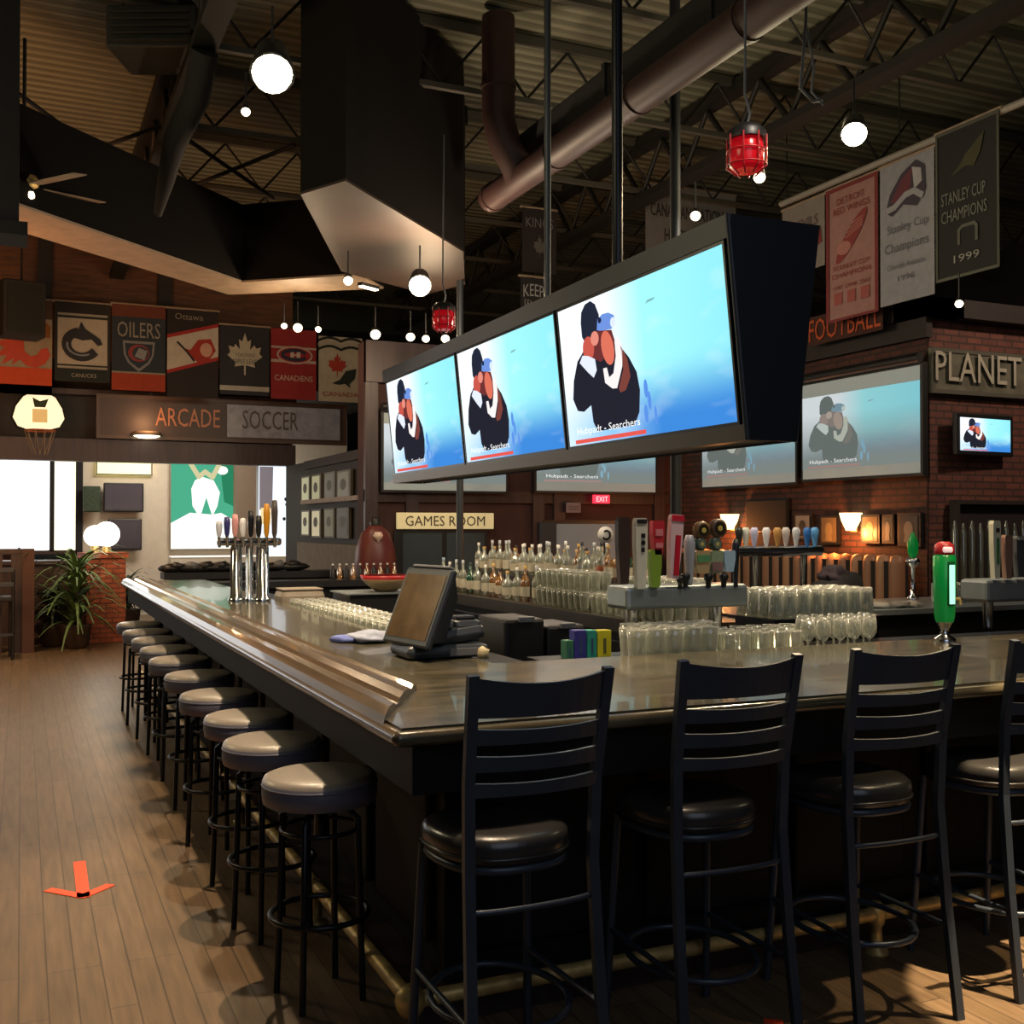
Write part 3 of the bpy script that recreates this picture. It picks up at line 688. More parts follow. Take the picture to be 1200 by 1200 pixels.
m = MB(); m.box(.15*W, .85*W, -.024, -.02, .3*Hh, .38*Hh, MC['notice_line']); m.box(.15*W, .85*W, -.024, -.02, .55*Hh, .63*Hh, MC['notice_line']); m.build('print', t)

# ================================================================== BANNERS
def stripes(d, W, Hh, lst, o=.002):
    for z0, z1, h in lst: d.flat([(0, z0), (1, z0), (1, z1), (0, z1)], cl(h), o, None, W, Hh)
def leafpts(cx, cz, s, asp):
    half = [(0, 1), (.14, .62), (.32, .72), (.26, .28), (.5, .5), (.58, .36), (.86, .42), (.76, .14), (.92, .02), (.48, -.28), (.54, -.46), (.05, -.38), (.04, -.8)]
    pts = half+[(-x, z) for x, z in half[::-1]]
    return [(cx+x*s*asp, cz+z*s) for x, z in pts]
def banner(name_lab, ax, v, px0, px1, yt, yb, base, draw, grp='team banners over the arcade opening', rod=True):
    o, W, Hh, rz = panel(ax, v, px0, px1, yt, yb)
    t = thing('hanging_banner', name_lab, 'banner', o, rz, grp)
    m = MB(); nx, nz = 8, 6; vs = []; fs = []
    for j in range(nz+1):
        for i in range(nx+1): vs.append((W*i/nx, .004*math.sin(i*1.3), Hh*j/nz))
    for j in range(nz):
        for i in range(nx): a = j*(nx+1)+i; fs.append((a, a+1, a+nx+2, a+nx+1))
    m.add(vs, fs, cl(base), True); co = m.build('cloth', t)
    d = MB(); draw(d, W, Hh); 
    for k, v_ in enumerate(d.v): v_.y -= .006
    d.build('design', co)
    if rod:
        m = MB(); m.tube([(-.02, .01, Hh+.01), (W+.02, .01, Hh+.01)], .018, M['trim'], 8); m.build('hanging_rod', t)
    return t
def fl(d, pts, h, W, Hh, o=.004): d.flat(pts, cl(h), o, None, W, Hh)
def carc(cx, cz, rx, rz_, w, a0, a1, n=18):
    return [(cx+rx*math.cos(a), cz+rz_*math.sin(a)) for a in [R(a0+(a1-a0)*i/n) for i in range(n+1)]]
YB = 16.6
def d_flames(d, W, Hh):
    stripes(d, W, Hh, [(0, .28, 'b0421e'), (.0, .1, 'b8601c'), (.8, 1, '4a3428')])
    fl(d, [(.92, .50), (.97, .42), (.88, .33), (.72, .28), (.55, .30), (.44, .36), (.30, .30), (.34, .37), (.12, .30), (.22, .40), (0, .38), (.18, .48), (0, .52), (.16, .56), (.02, .64), (.2, .63), (.12, .74), (.34, .68), (.5, .66), (.66, .68), (.6, .62), (.5, .54), (.52, .45), (.62, .40), (.74, .42), (.8, .48)], 'a8402c', W, Hh, .008)
    fl(d, [(.8, .62), (.96, .6), (.97, .72), (.86, .78)], '7a4a1c', W, Hh, .008)
def d_canucks(d, W, Hh):
    stripes(d, W, Hh, [(0, .16, '16201f'), (.16, .19, '8a857a'), (.19, .21, '16201f'), (.80, .83, '16201f'), (.83, .86, '8a857a'), (.86, 1, '1c1a1a')])
    for x in (0, .95): fl(d, [(x, 0), (x+.05, 0), (x+.05, 1), (x, 1)], '1d2020', W, Hh, .003)
    text(d, 'CANUCKS', .3*W, .75*W, .05*Hh, .1*Hh, cl('8a857a'), .006)
    stroke(d, carc(.48, .47, .27, .16, 0, 110, 320), .12, cl('23262c'), .006, W, Hh)
    fl(d, [(.28, .56), (.42, .66), (.47, .76), (.55, .67), (.66, .62), (.82, .55), (.86, .48), (.78, .46), (.66, .54), (.5, .52)], '23262c', W, Hh, .008)
    stroke(d, carc(.48, .46, .26, .13, 0, 170, 300), .025, cl('6e7680'), .009, W, Hh)
def d_oilers(d, W, Hh):
    stripes(d, W, Hh, [(0, .2, '8a3218'), (.2, .22, '7a7468'), (.86, 1, '5a2c1c')])
    text(d, 'OILERS', .1*W, .9*W, .62*Hh, .8*Hh, cl('7d7a74'), .006)
    fl(d, [(.2, .58), (.8, .58), (.78, .42), (.7, .32), (.5, .22), (.3, .32), (.22, .42)], '6c7074', W, Hh, .005)
    fl(d, [(.24, .55), (.76, .55), (.74, .42), (.67, .34), (.5, .26), (.33, .34), (.26, .42)], '222c38', W, Hh, .006)
    fl(d, ell(.5, .44, .2, .1), '7a3434', W, Hh, .008); fl(d, ell(.53, .44, .15, .08), '2a3240', W, Hh, .009)
    fl(d, [(.42, .4), (.5, .5), (.66, .47), (.6, .36)], '777b80', W, Hh, .01)
def d_sens(d, W, Hh):
    fl(d, [(0, .3), (1, .48), (1, .82), (0, .66)], 'a8a49a', W, Hh); fl(d, [(0, .26), (1, .44), (1, .48), (0, .3)], '8e2424', W, Hh)
    fl(d, [(0, .66), (1, .82), (1, .86), (0, .70)], '8e2424', W, Hh)
    fl(d, [(.3, .56), (.45, .54), (.6, .66), (.85, .68), (.95, .55), (.8, .42), (.6, .40), (.48, .46)], '8e2a22', W, Hh, .007)
    fl(d, ell(.76, .55, .12, .08), 'b08a78', W, Hh, .009); stroke(d, [(.2, .62), (.38, .52), (.52, .42)], .03, cl('1e1c1c'), .009, W, Hh)
    text(d, 'Ottawa', .15*W, .7*W, .88*Hh, .95*Hh, cl('77736a'), .006)
def d_leafs(d, W, Hh):
    stripes(d, W, Hh, [(.06, .13, '9a9a94')])
    fl(d, leafpts(.5, .56, .34, Hh/W*.8), 'a09e8e', W, Hh, .006)
    text(d, 'TORONTO', .3*W, .7*W, .55*Hh, .6*Hh, cl('3a4250'), .01); text(d, 'MAPLE LEAFS', .22*W, .78*W, .45*Hh, .52*Hh, cl('3a4250'), .01)
def d_habs(d, W, Hh):
    stripes(d, W, Hh, [(.52, .56, 'a89a96'), (.72, .75, 'a89a96')])
    fl(d, ell(.52, .63, .40, .13), 'a89a96', W, Hh, .006); fl(d, ell(.52, .63, .36, .105), '8c1f28', W, Hh, .007)
    stroke(d, carc(.52, .63, .27, .065, 0, 35, 325), .055, cl('26283c'), .008, W, Hh)
    for x in (.46, .60): fl(d, [(x-.04, .585), (x+.04, .585), (x+.04, .675), (x-.04, .675)], 'b4aaa6', W, Hh, .01)
    fl(d, [(.46, .62), (.6, .62), (.6, .64), (.46, .64)], 'b4aaa6', W, Hh, .011)
    text(d, 'CANADIENS', .08*W, .92*W, .26*Hh, .34*Hh, cl('b8a49c'), .008)
def d_canada(d, W, Hh):
    for z, h in ((.93, '1c2220'), (.86, '9a9a90'), (.8, '1c2220')):
        stroke(d, [(x/10, z+.05*abs(math.sin(x/10*2*PI))) for x in range(11)], .04, cl(h), .006, W, Hh)
    fl(d, leafpts(.42, .55, .2, Hh/W*.8), '9a3428', W, Hh, .006)
    fl(d, [(.3, .28), (.48, .34), (.62, .48), (.86, .52), (.82, .36), (.7, .28), (.72, .22), (.6, .28), (.45, .26)], '1e2a26', W, Hh, .008)
    text(d, 'CANADA', .08*W, .92*W, .08*Hh, .15*Hh, cl('8e4038'), .006)
banner('Calgary hockey banner, red flaming C on cream, left end of the row', 'Y', YB, -8, 60, 350, 462, '8a7c68', d_flames)
banner('white banner with dark orca C emblem and black bands', 'Y', YB, 63, 128, 355, 447, '9d978a', d_canucks)
banner('navy OILERS banner with grey shield and rust bands', 'Y', YB, 130, 193, 358, 458, '222b34', d_oilers)
banner('black banner with slanting white band and red warrior head', 'Y', YB, 195, 255, 363, 466, '1f1b1c', d_sens)
banner('navy banner with large pale maple leaf emblem', 'Y', YB, 257, 315, 382, 463, '23262e', d_leafs)
banner('red CANADIENS banner with C and H emblem', 'Y', YB, 317, 370, 386, 468, '84242a', d_habs, rod=False)
banner('white Canada hockey banner with red and black leaf, right end of the row', 'Y', YB, 373, 424, 395, 471, 'a5a397', d_canada, rod=False)
# right hand side banners
XB = 7.75; G2 = 'championship banners hung on the right side'
def d_devils(d, W, Hh):
    text(d, 'DEVILS', .25*W, .85*W, .62*Hh, .76*Hh, cl('5a4a4a'), .006); fl(d, [(.35, .3), (.6, .42), (.9, .58), (.95, .35), (.7, .25)], '6e2a2c', W, Hh)
    fl(d, ell(.55, .36, .14, .07), '8f8a8a', W, Hh, .008)
def d_wings(d, W, Hh):
    for x in (0, .94): fl(d, [(x, 0), (x+.06, 0), (x+.06, 1), (x, 1)], '6e2a2c', W, Hh, .003)
    stripes(d, W, Hh, [(.97, 1, '6e2a2c'), (0, .02, '6e2a2c')])
    r = '7c3432'
    text(d, 'DETROIT', .22*W, .75*W, .86*Hh, .91*Hh, cl(r), .006); text(d, 'RED WINGS', .15*W, .85*W, .79*Hh, .84*Hh, cl(r), .006)
    fl(d, ell(.5, .6, .34, .075, rot=.5), r, W, Hh); fl(d, ell(.36, .53, .14, .05), '9c6a62', W, Hh, .008)
    for k in range(4): stroke(d, [(.4+.04*k, .60+.03*k), (.72, .66+.02*k)], .012, cl('9c6a62'), .008, W, Hh)
    text(d, 'STANLEY CUP', .15*W, .85*W, .375*Hh, .41*Hh, cl(r), .006); text(d, 'CHAMPIONS', .12*W, .88*W, .315*Hh, .35*Hh, cl(r), .006)
    for k in range(3):
        text(d, ['1997', '1998', '2002'][k], (.14+.26*k)*W, (.34+.26*k)*W, .23*Hh, .26*Hh, cl(r), .006); fl(d, [(.16+.26*k, .12), (.32+.26*k, .12), (.32+.26*k, .21), (.16+.26*k, .21)], '8c4a46', W, Hh)
def d_avs(d, W, Hh):
    fl(d, [(.12, .66), (.2, .78), (.42, .9), (.68, .96), (.84, .90), (.86, .74), (.7, .64), (.45, .68), (.25, .62)], '3a3440', W, Hh, .004)
    fl(d, [(.22, .72), (.42, .86), (.62, .92), (.58, .78), (.4, .7)], '5e3038', W, Hh, .006)
    fl(d, [(.62, .92), (.78, .89), (.8, .8), (.66, .76)], '9a9a9c', W, Hh, .007)
    stroke(d, [(.16, .67), (.3, .68), (.5, .74), (.66, .75), (.8, .70)], .06, cl('8c8c90'), .009, W, Hh)
    text(d, 'Stanley Cup', .15*W, .9*W, .48*Hh, .56*Hh, cl('5c5e68'), .006); text(d, 'Champions', .1*W, .9*W, .34*Hh, .43*Hh, cl('5c5e68'), .006)
    text(d, 'Colorado Avalanche', .15*W, .85*W, .24*Hh, .28*Hh, cl('5c5e68'), .006); text(d, '1996', .35*W, .65*W, .15*Hh, .19*Hh, cl('5c5e68'), .006)
def d_stars(d, W, Hh):
    for x in (0, .965): fl(d, [(x, 0), (x+.035, 0), (x+.035, 1), (x, 1)], '4a4a42', W, Hh, .003)
    stripes(d, W, Hh, [(.975, 1, '4a4a42'), (0, .02, '55564c')])
    fl(d, [(.25, .68), (.4, .74), (.5, .8), (.78, .9), (.72, .78), (.62, .7), (.5, .72)], '3c3a26', W, Hh)
    text(d, 'STANLEY CUP', .1*W, .8*W, .50*Hh, .58*Hh, cl('6c6e66'), .006); text(d, 'CHAMPIONS', .1*W, .82*W, .38*Hh, .46*Hh, cl('6c6e66'), .006)
    stroke(d, [(.38, .22), (.38, .31), (.44, .33), (.62, .33), (.66, .31), (.66, .22)], .03, cl('55564f'), .006, W, Hh)
    text(d, '1999', .3*W, .7*W, .1*Hh, .15*Hh, cl('8a8a84'), .006)
banner('small white DEVILS banner, farthest of the right-hand banners', 'X', XB, 918, 968, 237, 318, '77716b', d_devils, G2)
banner('salmon red wings banner with winged wheel and dark red edges', 'X', XB, 970, 1031, 212, 372, '8e6a64', d_wings, G2)
banner('grey banner with large letter A mountain emblem and script', 'X', XB, 1033, 1097, 184, 352, '84848a', d_avs, G2)
banner('black championship banner with grey border, nearest on the right', 'X', XB, 1099, 1174, 142, 322, '1c1d1b', d_stars, G2)
# banner rail
a = on('X', XB, 912, 238); b = on('X', XB, 1240, 105); 
t = thing('banner_rail', 'long pale pole along the tops of the right-hand banners', 'pole')
zz = (on('X', XB, 1000, 203).z + on('X', XB, 1135, 150).z)/2
MB().tube([(XB+.04, a.y, zz+.03), (XB+.04, b.y, zz+.03)], .035, mat('pale_pole', '8a867e', .5), 10).build('rod', t)
m = MB()
for y in (a.y-.1, (a.y+b.y)/2, b.y+.1): m.tube([(XB+.04, y, zz+.06), (XB+.04, y, 6.15)], .008, M['joist'], 5)
m.build('hanger_wire', t)
def d_natl(d, W, Hh):
    k = cl('2c2a30')
    for z in (.90,): fl(d, [(0, z), (1, z), (1, z+.035), (0, z+.035)], '33302f', W, Hh)
    text(d, 'CANADIAN NATIONAL', .05*W, .95*W, .66*Hh, .80*Hh, k, .006); text(d, 'HOCKEY TEAM', .2*W, .85*W, .40*Hh, .54*Hh, k, .006)
banner('white banner lettered CANADIAN NATIONAL HOCKEY TEAM behind the near screen top', 'Y', 12.2, 757, 863, 222, 330, '827e7a', d_natl, G2)
def d_foot(d, W, Hh):
    text(d, 'FOOTBALL', .02*W, .98*W, .12*Hh, .88*Hh, cl('a84a24'), .006)
banner('brown strip banner with orange letters reading FOOTBALL below the salmon banner', 'X', 7.95, 948, 1036, 361, 396, '3a1c14', d_foot, G2, rod=False)
def d_small1(d, W, Hh): text(d, 'KEEP', .1*W, .9*W, .4*Hh, .75*Hh, cl('8d8f90'), .006, arch=.02); text(d, 'LEAGUE', .15*W, .85*W, .15*Hh, .35*Hh, cl('8d8f90'), .006, arch=-.02)
def d_small2(d, W, Hh): text(d, 'KINGS', .1*W, .9*W, .7*Hh, .85*Hh, cl('6a6668'), .006); fl(d, leafpts(.5, .4, .2, 1), '56524e', W, Hh)
banner('small dark pennant with white lettering just above the screen row', 'Y', 12.0, 610, 640, 325, 365, '1c1b1c', d_small1, 'small dim banners at the back')
banner('small dim banner hanging high behind the thin pole', 'Y', 12.1, 612, 652, 245, 320, '221c1d', d_small2, 'small dim banners at the back')

# ================================================================== LAMPS
def aim(p, q): return (Vector(q)-Vector(p)).to_track_quat('-Z', 'Y')
def lamp_head(lab, pos, tgt, r, bright=True, grp='spotlights under the roof', wire=True):
    t = thing('spotlight', lab, 'spotlight', pos, 0, grp)
    q = aim(pos, tgt).to_matrix().to_4x4()
    m = MB(); m.lathe([(r*.35, r*2.4), (r*.8, r*2.0), (r*1.0, r*.6), (r*1.12, 0), (r*1.0, .0)], M['black'], 16, q, cap=False); m.lathe([(0.001, r*2.4), (r*.35, r*2.4)], M['black'], 12, q, cap=False); m.build('housing', t)
    m = MB(); m.lathe([(r*1.0, .0), (r*.9, -r*.35), (r*.5, -r*.62), (.001, -r*.7)], M['lamp'] if bright else M['lamps'], 16, q, cap=False); m.build('lens', t)
    m = MB(); m.tube([(0, 0, r*1.5), (0, 0, r*1.5+.22)], .008, M['black'], 6); m.build('stem', t)
    return t
LP = [(319, 86, 6.5, .12, 'very bright spotlight hanging over the left arm of the bar', 'd'),
      (288, 131, 7.2, .03, 'small dim spotlight just below left of the very bright one', 's'),
      (1001, 157, 7.0, .08, 'bright spotlight above the salmon right-hand banner', 'd'),
      (890, 208, 6.5, .035, 'spotlight just below the red goal light', 's'),
      (815, 253, 9.0, .042, 'spotlight in front of the white national team banner', 's'),
      (408, 329, 10.5, .045, 'spotlight under the boxed duct, left of the brighter one', 's'),
      (492, 335, 10.0, .1, 'bright spotlight under the boxed duct beside the small red light', 'd'),
      (333, 382, 12.5, .034, 'left lamp of the cluster of three over the red banner', 's'),
      (349, 384, 12.3, .05, 'middle and brightest lamp of the cluster of three', 's'),
      (373, 386, 12.5, .034, 'right lamp of the cluster of three', 's'),
      (440, 392, 12, .055, 'round lamp above the dark post right of the white banner', 's'),
      (481, 395, 12, .047, 'first of three lamps in a row below the small red light', 's'),
      (499, 397, 12, .040, 'second of three lamps in a row below the small red light', 's'),
      (522, 397, 12, .045, 'third of three lamps in a row below the small red light', 's'),
      (1124, 356, 9.5, .035, 'small white spotlight on the ledge above the brick pier', 's'),
      (28, 499, 16.6, .04, 'small spotlight left of the basketball hoop', 's'),
      (88, 519, 16.6, .04, 'small spotlight right of the basketball hoop', 's')]
for px, py, dp, r, lab, k in LP:
    p = at(px, py, dp); lamp_head(lab, p, p*.75+Vector((0, 0, -1.0)), r, k == 'd')
# wall washer streaks under the duct
for px, py, lab in ((432, 337, 'narrow lit slot lamp between two spotlights'), ):
    p = at(px, py, 10.4); t = thing('slot_lamp', lab, 'lamp', p, R(30))
    MB().box(-.12, .12, -.03, .03, 0, .03, M['black']).build('housing', t); MB().box(-.11, .11, -.025, .025, -.012, 0, M['lamps']).build('tube', t)
p = on('Y', 17.2, 172, 510); t = thing('recessed_downlight', 'oval recessed downlight glowing under the ARCADE lettering', 'downlight', p)
MB().lathe([(.2, .05), (.22, 0), (.19, -.01)], M['trim'], 20).build('rim', t); MB().lathe([(.19, -.012), (.12, -.04), (.001, -.05)], M['lamps'], 20, cap=False).build('lens', t)
# red goal lights
for px, py, dp, s, lab in ((875, 178, 5.6, 1., 'red caged goal light hanging by a cord near the ceiling'), (520, 373, 9.0, .95, 'smaller-looking red goal light hanging left of the screen row')):
    t = thing('goal_light', lab, 'beacon light', at(px, py, dp), 0, 'red goal lights'); t.scale = (s, s, s)
    m = MB(); m.lathe([(.07, -.1), (.085, -.08), (.09, .0), (.08, .06), (.05, .09)], M['redglow'], 16); m.build('lens', t)
    m = MB(); m.lathe([(.1, .06), (.1, .1), (.07, .13), (.02, .14)], M['black'], 16); m.build('cap', t)
    m = MB()
    for k in range(8): a = 2*PI*k/8; m.tube([(.1*math.cos(a), .1*math.sin(a), .08), (.1*math.cos(a), .1*math.sin(a), -.08), (.05*math.cos(a), .05*math.sin(a), -.12)], .005, M['red'], 5)
    for z in (0, -.07): m.tube([(.1*math.cos(a), .1*math.sin(a), z) for a in [2*PI*k/16 for k in range(16)]], .005, M['red'], 5, closed=True)
    m.build('cage', t)
    m = MB(); m.tube([(0, 0, .13), (.02, 0, .2), (-.01, 0, .3), (0, 0, 1.6)], .007, M['grey'], 6); m.build('cord', t)
# hanging cable loop
t = thing('cable_loop', 'loop of pale cable dangling from the roof steel', 'cable', at(945, 95, 6.8))
m = MB(); m.tube([(0, 0, .9), (.0, 0, .4), (-.03, 0, .1), (-.05, 0, -.05), (.05, 0, -.12), (.12, 0, -.1)], .01, M['grey'], 6); m.tube([(0, 0, .35), (.06, 0, .1), (.04, 0, -.06), (.14, 0, -.13)], .008, M['grey'], 6); m.build('strand', t)
# ceiling fan
t = thing('ceiling_fan', 'ceiling fan with small lit bulbs at the upper left', 'ceiling fan', at(28, 218, 9.2))
MB().lathe([(.03, .12), (.11, .08), (.13, .02), (.1, -.05), (.04, -.07)], M['brass'], 16).build('motor', t)
MB().tube([(0, 0, .1), (0, 0, 1.25)], .015, M['joist'], 8).build('rod', t)
for k in range(5):
    a = R(20+72*k); T = Matrix.Rotation(a, 4, 'Z') @ Matrix.Rotation(R(10), 4, 'X')
    MB().box(.14, .68, -.07, .07, -.005, .005, M['trim'], T, bv=.004).build('blade', t)
for k in range(3):
    a = R(60+120*k); MB().lathe([(.001, -.03), (.025, -.02), (.03, 0), (.02, .03)], M['lamps'], 10, Matrix.Translation((.11*math.cos(a), .11*math.sin(a), -.1)), cap=False).build('bulb_or_glint', t)
# hanging speaker far left over the banners
t = thing('loudspeaker', 'black box loudspeaker hanging in front of the leftmost banner', 'loudspeaker', on('Y', 15.5, 25, 364), R(15))
MB().box(-.27, .25, -.2, .2, -.36, .36, M['darker'], bv=.02).build('cabinet', t); MB().box(-.22, .2, -.215, -.2, -.3, .3, mat('grille_cloth', '101412', .9)).build('grille', t)
MB().tube([(0, 0, .36), (0, 0, 2.0)], .015, M['darker'], 6).build('bracket', t)

# ================================================================== ARCADE OPENING AND LEFT BACKGROUND
# basketball hoop
o, W, Hh, rz = panel('Y', 17.1, 13, 76, 457, 508)
t = thing('basketball_hoop', 'lit fan-shaped basketball backboard above the games opening', 'basketball hoop', o)
pts = [(0, .35), (.06, .62), (.2, .85), (.4, .98), (.62, .98), (.82, .85), (.95, .6), (1, .35), (.9, .14), (.66, .06), (.3, .06), (.1, .14)]
m = MB(); m.prism([(p[0]*W, p[1]*Hh) for p in pts], 0, .03, mat('backboard', 'e8e2c8', .4, emit='fff2c8', es=.85), Matrix.Rotation(PI/2, 4, 'X')); m.build('backboard', t)  # emission stands in for lamplight falling on the board
m = MB(); m.flat([(.38, .25), (.66, .25), (.66, .56), (.38, .56)], mat('board_square', 'd8b878', .5, emit='f0c880', es=.4), .034, None, W, Hh); m.flat([(.42, .6), (.62, .6), (.68, .8), (.52, .74), (.38, .82)], M['leafd'], .034, None, W, Hh); m.build('markings', t)
m = MB(); m.tube([(.52*W+.2*math.cos(a), -.28+.2*math.sin(a), .02) for a in [2*PI*k/18 for k in range(18)]], .012, mat('hoop_orange', 'a05020', .5), 6, closed=True); m.build('rim', t)
m = MB()
for k in range(10):
    a = 2*PI*k/10; m.tube([(.52*W+.2*math.cos(a), -.28+.2*math.sin(a), .02), (.52*W+.1*math.cos(a+.3), -.28+.1*math.sin(a+.3), -.32)], .006, M['trim'], 4)
m.build('net', t)
m = MB(); m.tube([(p[0]*W, -.02, p[1]*Hh) for p in pts], .018, M['darker'], 6, closed=True); m.build('board_edge', t)
# far wall fittings at Y=21.4
t, W, Hh = sign('lightbox_sign', 'glowing cream lightbox sign above two wall televisions in the games area', 'Y', 21.45, 112, 178, 541, 557, mat('lightbox', 'f4eeb0', .5, emit='fff6b0', es=1.1), None, None, border=M['darkwood'])
for (a, b, c, d_, lab) in ((121, 168, 566, 600, 'switched-off television on the pale games-area wall, upper of two'), (126, 166, 608, 645, 'switched-off television on the pale games-area wall, lower of two')):
    o, W, Hh, rz = panel('Y', 21.3, a, b, c, d_)
    t = thing('television', lab, 'television', o)
    MB().box(0, W, -.06, 0, 0, Hh, M['black'], bv=.02).build('bezel', t); m = MB(); m.flat([(.04, .07), (.96, .07), (.96, .94), (.04, .94)], mat('tv_off', '4a444c', .2), .064, None, W, Hh); m.build('screen', t)
    MB().box(W*.4, W*.6, 0, .2, Hh*.35, Hh*.65, M['black']).build('bracket', t)
o, W, Hh, rz = panel('Y', 21.3, 97, 117, 570, 600); t = thing('loudspeaker', 'small dark wall loudspeaker left of the games-area televisions', 'loudspeaker', o)
MB().box(0, W, -.2, 0, 0, Hh, M['leafd'], bv=.02).build('cabinet', t); MB().box(W*.35, W*.65, 0, .2, Hh*.3, Hh*.6, M['black']).build('bracket', t)
# green poster
o, W, Hh, rz = panel('Y', 21.4, 200, 273, 543, 643); t = thing('wall_poster', 'large green and white lit poster of a player on the pale wall', 'poster', o)
G = emi('poster_green', '4fb08c', 1.0); Wh = emi('poster_white', 'eef4e6', 1.4); Gd = emi('poster_green_dark', '2f8a62', .9)
m = MB(); m.box(-.03, W+.03, -.03, 0, -.03, Hh+.03, M['trim']); m.build('frame', t)
m = MB(); fd = lambda p, mm, o_: m.flat(p, mm, o_, None, W, Hh)
fd([(0, 0), (1, 0), (1, 1), (0, 1)], G, .034); fd([(0, 0), (1, 0), (1, .34), (.8, .42), (.66, .40), (.3, .42), (0, .3)], Wh, .036)
fd([(.78, 1), (1, 1), (1, .5), (.85, .55)], Gd, .036)
fd([(.38, .8), (.5, .84), (.68, .8), (.78, .66), (.74, .5), (.66, .38), (.56, .6), (.46, .36), (.34, .5), (.32, .7)], Wh, .038)
stroke(m, [(.32, .98), (.44, .84), (.54, .9), (.66, .84), (.76, .98)], .09, emi('poster_skin', 'd8cfa0', 1.), .04, W, Hh); fd(ell(.82, .92, .09, .05), Wh, .04)
m.build('picture', t)
t = thing('light_ledge', 'bright white ledge below the green poster', 'ledge'); a = on('Y', 21.2, 200, 650); b = on('Y', 21.2, 340, 650)
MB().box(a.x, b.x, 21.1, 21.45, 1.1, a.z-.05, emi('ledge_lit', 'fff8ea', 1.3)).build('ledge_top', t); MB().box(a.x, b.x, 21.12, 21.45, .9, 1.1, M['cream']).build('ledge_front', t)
m = MB(); a = on('Y', 21.2, 276, 600).x; b = on('Y', 21.2, 300, 600).x; m.box(a, b, 21.2, 21.5, 0, 3.9, mat('pilaster', '8c7c6c', .7)); struct('column_1', m)
o, W, Hh, rz = panel('Y', 21.3, 303, 340, 545, 650); t = thing('wall_poster', 'narrow white and grey picture panel right of the pilaster', 'poster', o)
m = MB(); m.box(0, W, -.02, 0, 0, Hh, emi('panel_white', 'e4ecf6', 1.3)); m.build('panel', t)
m = MB(); m.flat([(.02, .5), (.42, .5), (.45, .98), (.02, .98)], mat('panel_grey', '77727a', .7, emit='7a7680', es=.5), .024, None, W, Hh); m.flat([(.06, .34), (.38, .34), (.38, .52), (.06, .52)], mat('panel_yel', 'e8d49a', .7, emit='f0dca0', es=.7), .028, None, W, Hh)
for x, z in ((.85, .62), (.88, .56), (.8, .4)): m.flat(ell(x, z, .05, .02), M['darker'], .028, None, W, Hh)
m.build('picture', t)
# side-wall framed pictures (X = 4)
k = 0
for (z0, z1) in ((574, 590), ):
    pass
fl_labs = ['tall pale framed strip', 'grey framed photograph', 'dark framed photograph']
def sidepic(px0, px1, yt, yb, col, lab):
    o, W, Hh, rz = panel('X', 3.88, px0, px1, yt, yb); t = thing('framed_picture', lab, 'picture', o, rz, 'framed pictures on the side wall of the games passage')
    MB().box(0, W, -.04, 0, 0, Hh, mat('frame_olive', '4a4636', .5)).build('frame', t); m = MB(); m.flat([(.1, .06), (.9, .06), (.9, .94), (.1, .94)], mat('pic_'+col, col, .5, emit=col, es=.25), .044, None, W, Hh)
    m.flat(ell(.5, .55, .22, .18), mat('pic_'+col+'d', '4c4a40', .6), .047, None, W, Hh); m.build('print', t)
sidepic(356, 366, 558, 590, 'c8d0b0', 'narrow pale framed picture, farthest of the upper row on the passage wall')
sidepic(368, 379, 556, 590, 'b8bf9c', 'pale green framed picture, upper row of the passage wall')
sidepic(383, 396, 553, 588, '5c5c50', 'dim grey framed picture, third in the upper row of the passage wall')
sidepic(398, 414, 551, 588, '6e6c60', 'dim brown framed picture, nearest of the upper row on the passage wall')
sidepic(356, 366, 598, 628, 'd4d8bc', 'narrow bright framed picture, farthest of the lower row on the passage wall')
sidepic(368, 379, 597, 630, 'd8d8b8', 'bright cream framed picture, lower row of the passage wall')
sidepic(383, 395, 596, 630, '6a6850', 'olive framed picture, third in the lower row of the passage wall')
sidepic(398, 412, 595, 631, '3c3630', 'dark framed picture, nearest of the lower row on the passage wall')
a = on('X', 3.8, 352, 600).y; b = on('X', 3.8, 428, 600).y
m = MB(); m.box(3.75, 3.9, b, a, 1.0, 1.42, mat('ledge_tan', '5f5646', .7, noise=.2)); m.box(3.8, 3.9, b, a, 1.98, 2.04, M['trim']); m.box(3.85, 3.9, b, a, 2.5, 2.62, M['dark']); struct('trim_4', m)
# hooded red jacket / sconce on the post at (437,650)
o = on('Y', YW-.35, 440, 672); t = thing('red_bell_lamp', 'dark red bell-shaped lamp on the dark wooden post', 'lamp', o)
MB().lathe([(.24, 0), (.25, .1), (.23, .3), (.17, .47), (.08, .56), (.02, .58)], mat('bell_red', '5a2420', .45), 20).build('shade', t)
MB().lathe([(.06, .54), (.07, .6), (.04, .66), (.0, .67)], M['black'], 12).build('cap', t); MB().lathe([(.001, -.05), (.05, 0), (.06, .03), (.04, .07)], mat('highlight_cream', 'e0c8b8', .4), 12, Matrix.Translation((-.03, -.2, .42)), cap=False).build('bulb_or_glint', t)  # cream piece on the shade front is a modelled highlight, no light source
